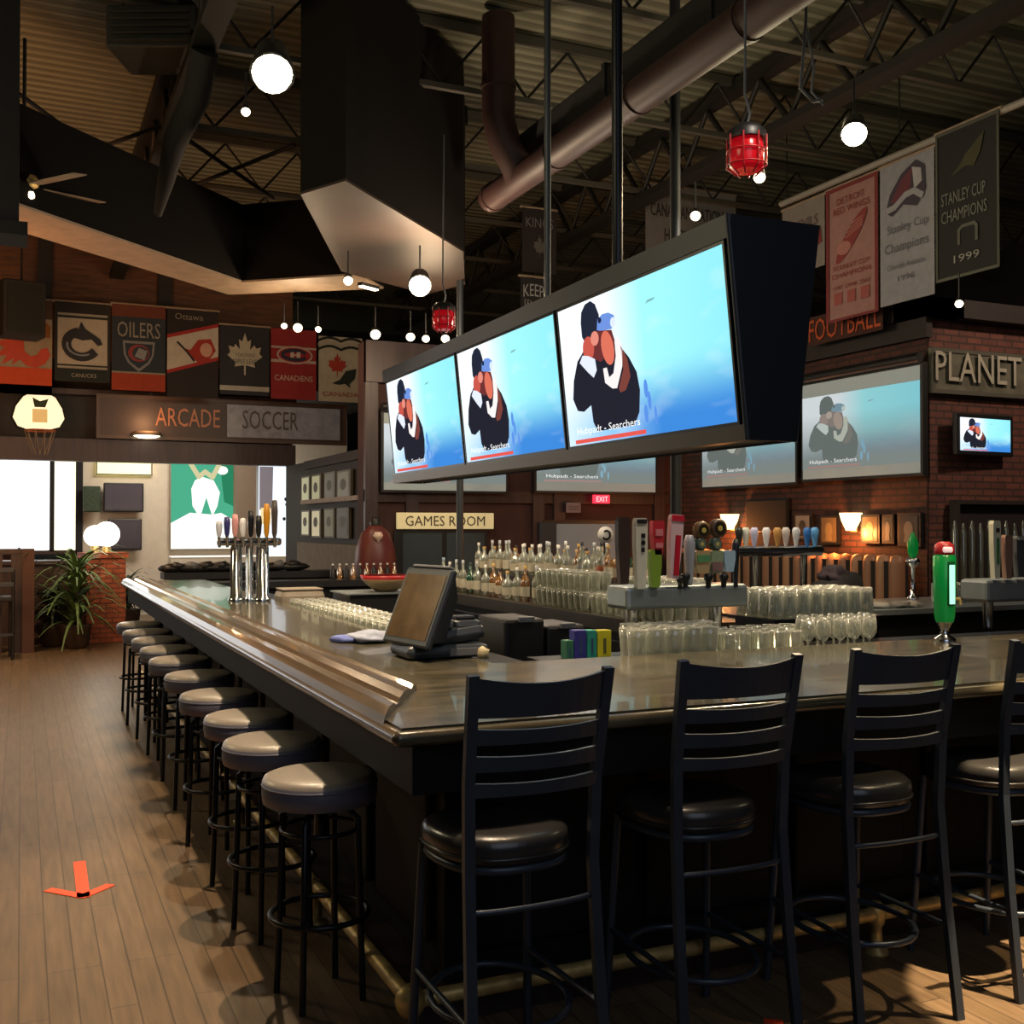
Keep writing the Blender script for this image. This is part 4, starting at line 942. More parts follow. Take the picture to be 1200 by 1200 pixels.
# service hatch on the back wall
o, W, Hh, rz = panel('Y', YW-.05, 640, 724, 614, 700); t = thing('service_hatch', 'grey lit service hatch opening behind the spirit bottles', 'hatch', o)
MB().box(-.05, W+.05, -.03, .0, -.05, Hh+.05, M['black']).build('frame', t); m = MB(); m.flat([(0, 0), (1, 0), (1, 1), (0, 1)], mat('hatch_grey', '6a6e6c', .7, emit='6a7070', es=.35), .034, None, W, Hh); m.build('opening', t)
MB().box(-.12, .12, -.06, -.03, 0, Hh+.02, mat('hatch_blue', '263340', .6)).build('side_panel', t)
o, W, Hh, rz = panel('Y', YW-.12, 470, 530, 622, 668); t = thing('door_panel', 'grey glazed doors below the GAMES ROOM sign', 'door', o)
MB().box(-.1, W*1.7, -.03, 0, -.9, Hh, M['black']).build('frame', t)
for k in range(2): m = MB(); m.flat([(.02+k*.85, -.5), (.78+k*.85, -.5), (.78+k*.85, .94), (.02+k*.85, .94)], mat('door_glass', '3f4a50', .25), .034, None, W, Hh); m.build('glass', t)
# clock-like white round emblem by the tap tower
o = on('Y', 9.0, 709, 627); t = thing('round_tap_badge', 'white round badge with dark swirl among the bottles', 'badge', o)
q = Matrix.Rotation(PI/2, 4, 'X'); MB().lathe([(.08, 0), (.08, .02), (.001, .02)], M['white'], 24, q).build('disc', t); m = MB(); stroke(m, [(.04*math.cos(a), .04*math.sin(a)) for a in [R(-140+20*i) for i in range(14)]], .02, M['black'], .024); m.build('swirl', t)
MB().tube([(0, 0, -.08), (0, 0, -.7)], .015, M['black'], 6).build('stem', t)

# pillar with globes, planter, palm
pp = on('Z', 0, 120, 752)
m = MB(); T = Matrix.Translation((pp.x, pp.y, 0)) @ Matrix.Rotation(R(10), 4, 'Z')
t = thing('brick_post', 'orange brick post topped with two glowing globes', 'post'); 
MB().box(-.27, .27, -.2, .2, 0, 1.2, M['brickp'], T).build('shaft', t); MB().box(-.3, .3, -.23, .23, 1.2, 1.28, M['brickp'], T).build('cap', t)
for k, px in enumerate((111, 125)):
    p = at(px, 628-k*2, pp.dot(fw) if False else (pp-CAM).dot(fw)); t = thing('globe_lamp', ['smaller glowing white globe, left of the pair on the brick post', 'larger glowing white globe, right of the pair on the brick post'][k], 'lamp', p, 0, 'glowing globes on the brick post')
    r = (.15, .18)[k]; MB().lathe([(r*math.sin(a), -r*math.cos(a)) for a in [PI*i/12 for i in range(13)]], M['globe'], 20, cap=False).build('globe', t)
    MB().lathe([(.07, 1.28-p.z), (.05, -r*.9)], M['brass'], 12).build('holder', t)
a = on('Z', 0, 20, 757); b = pp
t = thing('planter_wall', 'low dark brick planter wall running left from the brick post', 'planter')
MB().box(a.x-2.5, pp.x-.34, pp.y-.1, pp.y+.45, 0, 1.12, mat('planter_brown', '3e2a22', .8, noise=.35, nscale=12)).build('wall', t); MB().box(a.x-2.5, pp.x-.34, pp.y-.14, pp.y+.49, 1.12, 1.17, M['darkwood']).build('coping', t)
t = thing('slatted_screen', 'brown wooden slatted divider at the left edge', 'divider', (on('Z', 0, 24, 765).x, on('Z', 0, 24, 765).y, 0))
for k in range(4): MB().box(-.9+k*.26, -.74+k*.26, -.03, .03, 0, 1.3, M['darkwood']).build('slat', t)
MB().box(-1, .1, -.05, .05, 1.3, 1.36, M['darkwood']).build('top_rail', t); MB().box(.02, .16, -.08, .08, 0, 1.36, mat('divider_post', '4a2c1e', .6)).build('post', t)
def palm(loc, n, h, lab, seed, m_):
    rnd = random.Random(seed); t = thing('potted_palm', lab, 'plant', loc)
    MB().lathe([(.12, 0), (.17, .05), (.2, .3), (.21, .32), (.17, .32)], M['pot'], 14).build('pot', t)
    m = MB()
    for k in range(n):
        a = rnd.uniform(0, 2*PI); L_ = rnd.uniform(.5, 1)*h*.6; dz = rnd.uniform(.3, 1.0); base = Vector((0, 0, .3+rnd.uniform(0, .45)*h)); pts = []
        for i in range(6):
            u = i/5; pts.append(base+Vector((math.cos(a)*L_*u*.75, math.sin(a)*L_*u*.75, L_*(dz*u-.9*u*u*.7))))
        w = .018
        side = Vector((-math.sin(a), math.cos(a), 0)); vs = []; fs = []
        for i, p in enumerate(pts): ww = w*(1.2-i/5)*1.6; vs += [p-side*ww, p+side*ww]
        for i in range(5): fs.append((2*i, 2*i+1, 2*i+3, 2*i+2))
        m.add(vs, fs, m_)
    m.build('fronds', t)
    MB().tube([(0, 0, .3), (.02, 0, .3+.45*h)], .025, M['pot'], 8).build('stem', t)
q = on('Z', 0, 88, 758); palm((q.x, q.y-.2, 0), 110, 1.9, 'spiky green palm in front of the planter beside the brick post', 3, M['leaf'])
q = on('Z', 0, 62, 756); palm((q.x, q.y-.15, 0), 80, .95, 'low dark leafy plant left of the tall palm', 5, M['leafd'])
q = on('Z', 0, 153, 740); palm((q.x, q.y+.5, 0), 60, 1.1, 'dark plant behind the far end of the stool row', 8, M['leafd'])
# chair at left edge
q = on('Z', 0, 5, 772); t = thing('dining_chair', 'black dining chair with pale top rail cut off by the left edge', 'chair', (q.x-.12, q.y, 0), R(5))
for sx in (-.2, .2): MB().tube([(sx, -.2, 0), (sx, -.22, 1.12)], .02, M['black'], 8).build('back_post', t); MB().tube([(sx, .2, 0), (sx, .2, .74)], .018, M['black'], 8).build('leg', t)
MB().box(-.22, .22, -.22, .22, .72, .78, M['vinyl'], bv=.02).build('seat', t)
for z in (.9, 1.08): MB().box(-.21, .21, -.245, -.215, z, z+.06, M['pipe'], bv=.01).build('slat', t)
MB().box(-.2, .2, -.23, -.21, .3, .33, M['pipe']).build('stretcher', t)
# dining table beyond with red runner
q = on('Y', 19.0, 10, 655); t = thing('dining_table', 'table edge with red cloth below the bright window', 'table', (q.x, 19, 0))
MB().box(-1.6, .75, -.35, .35, 1.0, 1.06, mat('red_runner', '5e1a1c', .7)).build('tabletop', t)
for x in (-1.2, .5): MB().box(x, x+.1, -.05, .05, 0, 1.0, M['black']).build('leg', t)
t = thing('condiment_caddy', 'small dark caddy on the red table under the window', 'caddy', (q.x+.15, 19, 1.06))
MB().box(-.06, .06, -.06, .06, 0, .12, M['black'], bv=.01).build('box', t); MB().lathe([(.03, .12), (.03, .22), (.015, .26)], M['black'], 10).build('bottle', t)

# ================================================================== ON THE BAR
ZB = 1.071
# POS terminal
q = on('Z', ZB, 512, 772)
t = thing('till_terminal', 'grey touch-screen till terminal standing at the bar corner', 'till', (q.x+.03, q.y+.1, ZB), R(0)); 
Pm = M['pos']
m = MB(); m.box(-.17, .21, -.13, .15, 0, .06, Pm, None, .025); m.box(-.1, .22, -.1, .15, .05, .125, Pm, Matrix.Rotation(R(-6), 4, 'Y'), .035); m.box(.06, .2, -.08, .14, .1, .165, Pm, None, .03); m.build('base', t)
m = MB(); m.box(.02, .19, -.134, -.129, .012, .045, M['grey'], None, .002); m.build('port_plate', t)
m = MB(); m.box(.08, .17, -.06, .02, .16, .18, M['black'], None, .008); m.box(-.02, .05, -.09, -.05, .13, .15, M['grey'], None, .005); m.build('card_reader', t)
T2 = Matrix.Translation((-.16, -.03, .07)) @ Matrix.Scale(1.06, 4) @ Matrix.Rotation(R(-80), 4, 'Z') @ Matrix.Rotation(R(-22), 4, 'X')
m = MB(); m.box(-.19, .19, 0, .03, -.01, .33, Pm, T2, bv=.01)
vs = [(-.17, .03, .02), (.17, .03, .02), (.17, .03, .32), (-.17, .03, .32), (-.1, .13, .05), (.1, .13, .05), (.1, .12, .24), (-.1, .12, .24)]
m.add(vs, [(0, 1, 5, 4), (1, 2, 6, 5), (2, 3, 7, 6), (3, 0, 4, 7), (4, 5, 6, 7)], Pm, False, T2); ho = m.build('housing', t)
m = MB(); m.flat([(-.165, .02), (.165, .02), (.165, .3), (-.165, .3)], mat('dull_screen', '54442f', .15, noise=.3), .002, T2); m.build('screen', ho)
m = MB(); m.box(-.15, .15, .0, .03, .332, .345, M['grey'], T2, .004); m.build('card_slot', ho)
# cloth
q = on('Z', ZB, 428, 752); t = thing('bar_cloth', 'crumpled blue-grey bar cloth beside the till', 'cloth', (q.x, q.y, ZB))
MB().blob((.03, 0, .02), (.11, .12, .035), M['towel'], .18, 3, 4, 0.001).build('folded_cloth', t); MB().blob((-.08, .06, .012), (.08, .1, .02), M['towelb'], .2, 2, 9, 0.001).build('blue_edge', t)
q = on('Z', ZB, 566, 772); t = thing('paper_scrap', 'small crumpled cream paper beside the till base', 'paper', (q.x, q.y, ZB)); MB().blob((0, 0, .02), (.025, .03, .03), mat('paper_cream', '9a9070', .8), .3, 2, 3, 0.001).build('crumple', t)
# left tap tower
q = on('Z', ZB, 292, 704); TY = q.y
t = thing('tap_tower', 'three chrome columns of a beer tap tower on the left arm', 'beer tower', (q.x, q.y, ZB), R(-20))
dq = (q-CAM).dot(fw)
for dx, r in ((-.1, .045), (0.0, .03), (.1, .05)):
    MB().lathe([(r*1.4, 0), (r*1.4, .02), (r, .03), (r, .42), (r*.8, .43)], M['chrome'], 16, Matrix.Translation((dx, 0, 0))).build('column', t)
MB().box(-.24, .24, -.08, .08, .43, .49, M['chrome'], bv=.02).build('manifold', t)
hc = ['d8dce8', '3a3a7a', 'e0a0a0', 'e8e8ec', '15151a', '202024', 'd09020', '4a4240']
for k in range(8):
    x = -.21+k*.06; m = MB(); m.tube([(x, -.1, .42), (x, -.12, .5)], .012, M['chrome'], 8); m.build('faucet', t)
    m = MB(); hh = [.12, .15, .17, .14, .2, .16, .25, .28][k]; m.lathe([(.012, 0), (.02, .03), (.026, hh*.7), (.02, hh), (.001, hh+.005)], mat('tap_'+hc[k], hc[k], .35), 10, Matrix.Translation((x, -.12, .5))); m.build('tap_handle', t)
# beige appliances inside
q = on('Z', 1.02, 358, 697); t = thing('service_shelf', 'dark steel service shelf along the inner side of the left arm', 'shelf')
MB().box(1.83, 2.25, 4.4, 12.2, .94, .99, M['black2']).build('shelf_top', t)
MB().box(1.85, 2.22, 4.5, 12.1, 0, .94, M['body']).build('cabinet', t)
t = thing('napkin_bin', 'rounded beige plastic bin inside the left arm of the bar', 'bin', (2.05, 8.75, .99), R(0)); MB().box(-.18, .18, -.15, .15, 0, .15, M['beige'], bv=.045).build('body', t); MB().box(-.165, .165, -.13, .13, .15, .165, M['beige'], bv=.007).build('lid', t)
# rows of glasses inside the left arm
def glass_mesh(kind):
    m = MB()
    if kind == 'pint': m.lathe([(.001, .006), (.03, .004), (.032, .0), (.034, .03), (.04, .11), (.043, .15), (.041, .151), (.037, .11), (.03, .02), (.001, .015)], M['glass'], 12, cap=False)
    if kind == 'tumbler': m.lathe([(.001, .004), (.032, .0), (.036, .02), (.038, .09), (.036, .09), (.033, .02), (.001, .014)], M['glass'], 12, cap=False)
    if kind == 'wine': m.lathe([(.034, .0), (.033, .003), (.005, .008), (.004, .07), (.02, .085), (.036, .11), (.037, .14), (.031, .18), (.030, .18), (.034, .14)], M['glass'], 12, cap=False)
    if kind == 'mug': m.lathe([(.001, .006), (.036, .0), (.04, .02), (.038, .12), (.04, .13), (.036, .128), (.034, .03), (.001, .02)], M['glass'], 12, cap=False); m.tube([(.038, 0, .1), (.065, 0, .095), (.07, 0, .05), (.038, 0, .03)], .006, M['glass'], 6)
    return m
GL = {}
def glass(kind, loc, lab, grp, flip=False, s=1.):
    if kind not in GL:
        o = glass_mesh(kind).build(kind+'_glass'); GL[kind] = o; first = True
    else: o = GL[kind].copy(); COL.objects.link(o)
    tag(o, lab, 'glass', grp)
    o.location = loc; o.rotation_euler = (PI if flip else 0, 0, random.uniform(0, 6)); o.scale = (s, s, s)
    if flip: o.location.z += .09*s if kind == 'tumbler' else .151*s
    return o
for i in range(22):
    for j in range(3):
        y = 5.6+i*.125+random.uniform(-.01, .01); x = 1.9+j*.105
        glass('tumbler', (x, y, .991), 'small upturned tumbler in the long rows inside the left arm', 'upturned tumblers inside the left arm', True, 1.25)
# inner ledge with glasses behind front arm
t = thing('glass_ledge', 'dark service ledge behind the front arm of the bar', 'shelf'); MB().box(2.3, 7.4, 4.28, 4.95, .96, 1.0, M['black2']).build('ledge_top', t); MB().box(2.35, 7.35, 4.35, 4.9, 0, .96, M['body']).build('cabinet', t)
xg0 = on('Y', 4.35, 740, 700).x; xg1 = on('Y', 4.35, 1022, 700).x
nx = int((xg1-xg0)/.098)
for i in range(nx+1):
    for j in range(4):
        x = xg0+i*.098+random.uniform(-.006, .006)+(.0 if j % 2 else .04); y = 4.36+j*.1; x = x*y/4.36
        k = 'wine' if i > nx*.7 else ('pint' if i < 5 else 'mug')
        if k == 'wine': glass('wine', (x, y, 1.001), 'stemmed wine glass on the ledge near the green column', 'wine glasses on the service ledge')
        elif k == 'pint': glass('pint', (x, y, 1.001), 'tall clear pint glass at the left end of the service ledge', 'pint glasses on the service ledge', s=1.15)
        else: glass('mug', (x, y, 1.001), 'clear beer mug in the rows on the service ledge', 'beer mugs on the service ledge', s=1.05)
# raised rack with more glasses
a = on('Y', 5.25, 882, 700).x; b = on('Y', 5.25, 1012, 700).x
t = thing('glass_rack', 'raised dark rack of pint glasses left of the green column', 'rack'); MB().box(a, b, 5.05, 5.5, 1.10, 1.12, M['black2']).build('shelf', t)
for x in (a+.02, b-.04): MB().box(x, x+.02, 5.1, 5.45, .0, 1.10, M['black2']).build('support', t)
n = int((b-a)/.095)
for i in range(n):
    for j in range(4): glass('pint', (a+.05+i*.095, 5.1+j*.1, 1.121), 'upturned pint glass on the raised rack', 'pint glasses on the raised rack', True, 1.1)

# ---------------- big tap tower
def tower(name, lab, px0, px1, yt, yb, Y, zfoot, dpth=.22):
    a = on('Y', Y, px0, (yt+yb)/2); b = on('Y', Y, px1, (yt+yb)/2); zt = on('Y', Y, (px0+px1)/2, yt).z; zb = on('Y', Y, (px0+px1)/2, yb).z
    t = thing(name, lab, 'beer tower', (a.x, Y, zfoot)); W = b.x-a.x
    MB().box(0, W, 0, dpth, zb-zfoot, zt-zfoot, M['steel'], bv=.02).build('trough', t)
    for x in (W*.12, W*.82): MB().tube([(x, dpth/2, 0), (x, dpth/2, zb-zfoot+.01)], .035, M['chrome'], 12).build('column', t)
    return t, a, W, zt-zfoot, zb-zfoot
TWY = 4.75
t, A, W, zt, zb = tower('tap_tower', 'wide brushed steel tap tower crowded with tall handles', 735, 877, 686, 713, TWY, 1.0)
def lx(px, Y=TWY, A_=A): return on('Y', Y, px, 650).x-A_.x
def lz(px, py, Y=TWY, zf=1.0): return on('Y', Y, px, py).z-zf
def handle(t, px, yt, yb, w, col, kind='paddle', deco=None, lab=None, Y=TWY, A_=A, zf=1.0, tilt=0):
    x = lx(px, Y, A_); z0 = lz(px, yb, Y, zf); z1 = lz(px, yt, Y, zf); wm = w/F*((on('Y', Y, px, 650)-CAM).dot(fw)); m = MB(); c = mat('tap_'+col, col, .4)
    if kind == 'paddle':
        T = Matrix.Translation((x, 0, z0)) @ Matrix.Rotation(R(tilt), 4, 'Y'); h = z1-z0
        m.prism([(-wm*.32, 0), (wm*.32, 0), (wm*.5, h*.6), (wm*.5, h*.94), (wm*.4, h), (-wm*.4, h), (-wm*.5, h*.94), (-wm*.5, h*.6)], -.018, .018, c, T @ Matrix.Rotation(PI/2, 4, 'X'))
        if deco:
            for (u0, v0, u1, v1, dc) in deco: m.box(u0*wm, u1*wm, -.024, -.018, v0*h, v1*h, mat('tap_'+dc, dc, .4), T)
    if kind == 'round': m.lathe([(.012, 0), (wm*.3, .03), (wm*.45, (z1-z0)*.6), (wm*.5, (z1-z0)*.85), (wm*.3, z1-z0), (.001, z1-z0)], c, 12, Matrix.Translation((x, 0, z0)))
    if kind == 'disc':
        h = z1-z0; m.tube([(x, 0, z0-.1), (x, 0, z0)], .01, M['black'], 6)
        T = Matrix.Translation((x, 0, (z0+z1)/2)) @ Matrix.Rotation(PI/2, 4, 'X'); m.lathe([(h/2, -.015), (h/2, .015), (h*.36, .022), (.001, .022)], c, 20, T); m.lathe([(h*.34, .023), (.001, .023)], mat('tap_'+(deco or 'e0d080'), deco or 'e0d080', .4), 16, T, cap=False); m.lathe([(h*.15, .025), (.001, .026)], mat('tap_d8c060', 'd8c060', .4), 12, T, cap=False)
    o = m.build('tap_handle', t)
    if lab: o['label'] = lab
handle(t, 730, 606, 684, 17, '43342f', lab='tall dark brown handle')
handle(t, 750, 607, 690, 16, 'dcd8c8', deco=[(-.4, .92, .4, .98, '2a2a2a'), (-.05, .72, .25, .78, '1a1a1a'), (-.05, .62, .25, .68, '1a1a1a'), (-.05, .52, .2, .58, '1a1a1a')], lab='tall cream handle with black marks')
handle(t, 770, 610, 650, 16, 'c8323c', deco=[(-.3, .55, .3, .75, 'e08890'), (-.3, .2, .3, .35, 'e08890')], lab='short red handle')
handle(t, 767, 644, 688, 15, '86a83a', lab='green handle')
handle(t, 788, 603, 678, 17, 'e6c4c8', deco=[(-.1, .05, .3, .68, 'c41e34'), (-.5, .9, .5, .99, 'd02840')], lab='large white and red handle', tilt=4)
handle(t, 808, 627, 686, 14, 'a8acb4', 'round', lab='silver cylinder handle')
handle(t, 822, 645, 672, 22, 'b8a078', deco=[(-.4, .5, .4, .8, '5e9a68')]); handle(t, 838, 645, 672, 18, '8ea080', deco=[(-.4, .1, .4, .5, '8a6a68')]); handle(t, 853, 645, 670, 16, 'a8c4d8')
handle(t, 822, 611, 632, 19, '6a5030', 'disc', '2a2418', 'round gold medallion handle'); handle(t, 841, 608, 630, 17, '5a4434', 'disc', '2a2418', 'second round medallion handle')
handle(t, 820, 630, 645, 14, '3a4a40', 'disc', '6e8070'); handle(t, 838, 630, 645, 14, '3a4a40', 'disc', '6e8070')
for px in (803, 830, 848): handle(t, px, 672, 688, 12, '141818', 'round')
handle(t, 862, 632, 688, 9, '1a2028', 'round', tilt=0); handle(t, 797, 675, 690, 10, '141818', 'round')
# T shaped towers beyond
TY2 = 7.2
A2 = on('Y', TY2, 868, 650); zc = 1.0
t = thing('tap_tower', 'chrome T-shaped tap tower with round white and blue handles', 'beer tower', (A2.x, TY2, zc)); B2 = on('Y', TY2, 962, 650)
za = on('Y', TY2, 900, 652).z-zc; zb2 = on('Y', TY2, 900, 640).z-zc
MB().tube([(-.05, 0, (za+zb2)/2), (B2.x-A2.x, 0, (za+zb2)/2)], (zb2-za)/2, M['chrome'], 12).build('crossbar', t)
for px in (886, 942): x = lx(px, TY2, A2); MB().tube([(x, 0, 0), (x, 0, za+.02)], .028, M['chrome'], 12).build('column', t)
for px, c in ((866, '2a2c28'), (874, 'd0d4cc'), (884, 'c8ccf0'), (898, 'f0f0f8'), (911, 'c89858'), (921, 'd8d0cc'), (933, 'e0e4e8'), (946, '3a7ac8'), (955, '70b8f0')):
    handle(t, px, 618, 640, 9.5, c, 'round', Y=TY2, A_=A2, zf=zc)
# small green tap on far side
A3 = on('Y', 7.4, 1070, 700); t = thing('tap_tower', 'small green tap fountain behind the green beer column', 'beer tower', (A3.x, 7.4, 1.0)); m = MB(); m.lathe([(.05, 0), (.05, .02), (.02, .05), (.02, .28), (.06, .32), (.06, .36), (.02, .38)], M['chrome'], 12); m.build('column', t)
MB().lathe([(.02, .36), (.045, .42), (.05, .5), (.03, .56), (.01, .6)], M['green'], 12).build('tap_handle', t)
# tall green illuminated beer column
q = on('Z', ZB, 1100, 750); dq = (q-CAM).dot(fw)
t = thing('beer_column', 'tall glossy green beer column with glowing white upright strip', 'beer tower', (q.x, q.y-.04, ZB), R(-24)); s_ = dq/F
h0 = 22*s_; h1 = 98*s_; rr = 11.5*s_
MB().lathe([(rr*1.1, 0), (rr*1.1, .012), (rr*.5, .03), (rr*.4, h0*.6), (rr*.8, h0)], M['chrome'], 18).build('foot', t)
MB().lathe([(rr*.85, h0), (rr, h0+.03), (rr*1.08, (h0+h1)/2), (rr*1.12, h1), (rr*.9, h1+.01)], M['green'], 22).build('body', t)
m = MB(); T = Matrix.Rotation(R(16), 4, 'Z'); m.box(-rr*.42, rr*.42, -rr*1.22, -rr*.6, h0+.25*(h1-h0), h1-.02, mat('green_frame', '0a5a2c', .3), T, bv=.01); so = m.build('sign_frame', t)
m = MB(); m.box(-rr*.32, rr*.32, -rr*1.26, -rr*1.1, h0+.28*(h1-h0), h1-.04, M['greenlit'], T, bv=.008); m.build('lit_strip', so)
MB().lathe([(rr*.9, h1+.01), (rr*1.0, h1+.02), (rr*.9, h1+.06), (rr*.5, h1+.075)], M['red'], 18).build('cap', t); MB().box(-rr*.5, rr*.5, -rr*1.1, -rr*.3, h1+.02, h1+.05, mat('cap_light', 'f0d0d0', .4, emit='ffd8d8', es=.5), bv=.01).build('cap_badge', t)
MB().tube([(rr*.9, 0, h0*2.2), (rr*1.5, 0, h0*2.2), (rr*1.6, 0, h0*1.9)], .01, M['brass'], 8).build('spout', t)

# ---------------- central back-bar island
IX0, IX1, IY0, IY1, IZ = 4.0, 4.75, 6.4, 11.2, .98
t = thing('back_bar', 'dark back-bar cabinet carrying the spirit bottles', 'cabinet')
MB().box(IX0, IX1, IY0, IY1, 0, IZ-.1, M['body']).build('cabinet', t); MB().box(IX0-.04, IX1+.04, IY0-.05, IY1+.04, IZ-.1, IZ, mat('back_bar_top', '2e261c', .35, noise=.3)).build('countertop', t)
for k in range(6): MB().box(IX0-.03, IX0, IY0+.05+k*.78, IY0+.75+k*.78, .1, .82, M['black2'], bv=.01).build('door', t)
MB().box(IX0+.32, IX1, IY0+1.2, IY1-.2, IZ, IZ+.2, mat('riser', '241c18', .5)).build('riser', t)
# equipment on the black front: low things in dark between
for (px, py, Y, c) in ((595, 724, 6.3, 1), (640, 731, 6.2, 1)): pass
# bottles
def bottle(loc, h, r, mt, cap, lab, nm='liquor_bottle', lb=None):
    key = (h, r, mt.name, cap)
    if key not in GL:
        t = thing(nm, lab, 'bottle', loc, 0, 'spirit bottles on the back bar')
        MB().lathe([(.001, 0), (r, 0), (r, h*.55), (r*.85, h*.64), (r*.35, h*.72), (r*.3, h*.92)], mt, 12, cap=False).build('body', t)
        MB().lathe([(r*.36, h*.9), (r*.36, h), (.001, h)], mat('cap_'+cap, cap, .4), 10, cap=False).build('cap', t)
        lc = lb or 'c8c0a8'
        MB().lathe([(r*1.02, h*.15), (r*1.02, h*.42)], mat('blabel_'+lc, lc, .6), 12, cap=False).build('paper_label', t)
        GL[key] = t; return t
    return dup(GL[key], loc, random.uniform(0, 6), lab)
kinds = [(.30, .04, M['glass2'], 'e8e4da', 'clear spirit bottle with white cap'), (.28, .045, M['gold'], '2a1c12', 'amber whisky bottle with dark cap'), (.33, .038, M['glass2'], 'c0c4c8', 'tall clear bottle with silver cap'),
         (.26, .05, M['glass2'], 'b89050', 'squat clear bottle with gold cap'), (.31, .04, M['greenglass'], '203028', 'green glass bottle'), (.32, .04, M['gold'], 'c8a050', 'tall amber bottle with gold cap')]
rnd = random.Random(11)
i = 0
for j in range(3):
    for k in range(17):
        kd = kinds[rnd.choice([0, 0, 1, 2, 2, 3, 3, 4, 5])]; y = IY0+1.28+k*.19+rnd.uniform(-.03, .03)
        if j == 0 and y < IY0+2.15: continue
        x = (IX0+.1, IX0+.42, IX0+.6)[j]
        bottle((x, y, IZ+(.0 if j == 0 else .2)), kd[0], kd[1], kd[2], kd[3], '%s %s' % (kd[4], ['in the front rank on the back bar', 'on the raised step of the back bar', 'at the rear of the raised step'][j])); i += 1
for k in range(18):
    for j in range(4):
        glass('pint', (IX0+.06+j*.1, IY0+.02+k*.095 if k < 12 else IY0+.02+(k-12)*.095, IZ+.001+(.155 if k >= 12 else 0)), 'clear glass stacked at the near end of the back bar', 'stacked glasses at the near end of the back bar', s=1.)
for k in range(9):
    for j in range(3):
        for l in range(2): glass('pint', (IX0+.06+j*.1, IY0+1.24+k*.1, IZ+.001+.155*l), 'pint glass in the double-stacked block on the back bar', 'double-stacked glasses on the back bar')
# extra tall bottles (near end)
for (px, py0, py1, r, mt, cap, lb, lab) in ((705, 650, 692, .045, M['glass2'], '2a2a2a', 'b86a4a', 'bottle with red and cream label beside the hatch'), (682, 640, 690, .045, M['glass2'], '3a3a44', '9a9aa0', 'tall pale conical bottle near the hatch'), (663, 632, 690, .035, M['glass2'], 'f0f0ec', 'b0ac90', 'tall bottle with bright white pourer'), (488, 650, 690, .055, M['glass2'], '8aa0b0', 'a0b0b8', 'bluish bottle at the far end of the back bar')):
    p = on('X', 4.42, px, 690); bottle((4.42 if px > 600 else 4.1, p.y if px > 600 else 10.9, 1.181 if px > 600 else .981), .34, r*.95, mt, cap, lab, lb=lb)
# tip/menu boxes: coloured packets
q = on('Y', 4.75, 690, 765)
for k, (px0, px1, c, lab) in enumerate(((660, 669, '2a6048', 'dark green packet, leftmost of the coloured packets'), (670, 684, '2c2a7a', 'deep blue packet among the coloured packets'), (685, 696, '1f8a7a', 'teal packet among the coloured packets'), (697, 713, 'c8c020', 'bright yellow packet, right end of the coloured packets'))):
    o, W, Hh, rz = panel('Y', 4.8, px0, px1, 738 if k else 750, 768); t = thing('menu_packet', lab, 'packet', (o.x, 4.8, 1.0), 0, 'coloured packets behind the front arm')
    MB().box(0, W, -.03, .03, 0, o.z+Hh-1.0, mat('packet_'+c, c, .5, noise=.15), bv=.004).build('box', t); MB().box(W*.4, W*.6, -.033, -.03, .02, o.z+Hh-1.04, mat('packet_d'+c, '5a5a30' if k == 3 else '2a4060', .5)).build('print', t)
# black bins / speed rack shapes
for (px, yt, lab) in ((598, 722, 'black ice bin lid with grey handle inside the bar, left one'), (645, 729, 'black ice bin lid with grey handle inside the bar, right one')):
    p = on('Y', 5.6, px, yt); t = thing('ice_bin', lab, 'bin', (p.x, 5.6, 0), 0, 'black ice bins inside the bar'); MB().box(-.12, .12, -.2, .2, 0, p.z, M['black'], bv=.02).build('body', t); MB().box(-.04, .05, -.22, -.19, p.z-.02, p.z+.012, M['grey'], bv=.005).build('handle', t)
# right back counter with second steel tower
t = thing('back_counter', 'black back counter behind the green beer column', 'counter')
a = on('Y', 6.6, 1018, 700).x
MB().box(a, 8.0, 6.6, 7.6, 0, .96, M['body']).build('cabinet', t); MB().box(a-.03, 8.0, 6.56, 7.64, .96, 1.0, M['steel']).build('countertop', t); MB().box(4.8, a, 6.62, 7.5, 0, .95, M['body']).build('side_cabinet', t); MB().box(4.8, a, 6.6, 7.5, .95, 1.0, M['black2']).build('side_top', t)
RY = 5.0
t, A4, W, zt, zb = tower('tap_tower', 'second steel tap tower cut off by the right edge', 1157, 1290, 678, 704, RY, 1.0)
for px, yt, yb, w, c, dd, lab in ((1166, 610, 678, 12, 'c8c8b4', [(-.1, .25, .2, .7, '4a7a4a'), (-.15, .8, .25, .87, '303030')], 'tall cream handle with green lettering'), (1180, 627, 678, 12, '8a6a5c', None, 'brown rounded handle'), (1194, 628, 676, 14, '4a4c50', [(-.4, .9, .4, .98, '9a9a98')], None), (1215, 620, 676, 14, 'b0402c', None, None), (1235, 615, 676, 14, 'd0d0c8', None, None)):
    handle(t, px, yt, yb, w, c, deco=dd, lab=lab, Y=RY, A_=A4, zf=1.0)
# glasses behind, near pier
for k in range(14):
    for j in range(2):
        px = 1098+k*4.6; p = on('Y', 7.0+j*.15, px, 690); glass('mug', (p.x, 7.0+j*.15, 1.001), 'clear beer mug on the back counter below the glass showcase', 'beer mugs on the back counter', s=1.2)
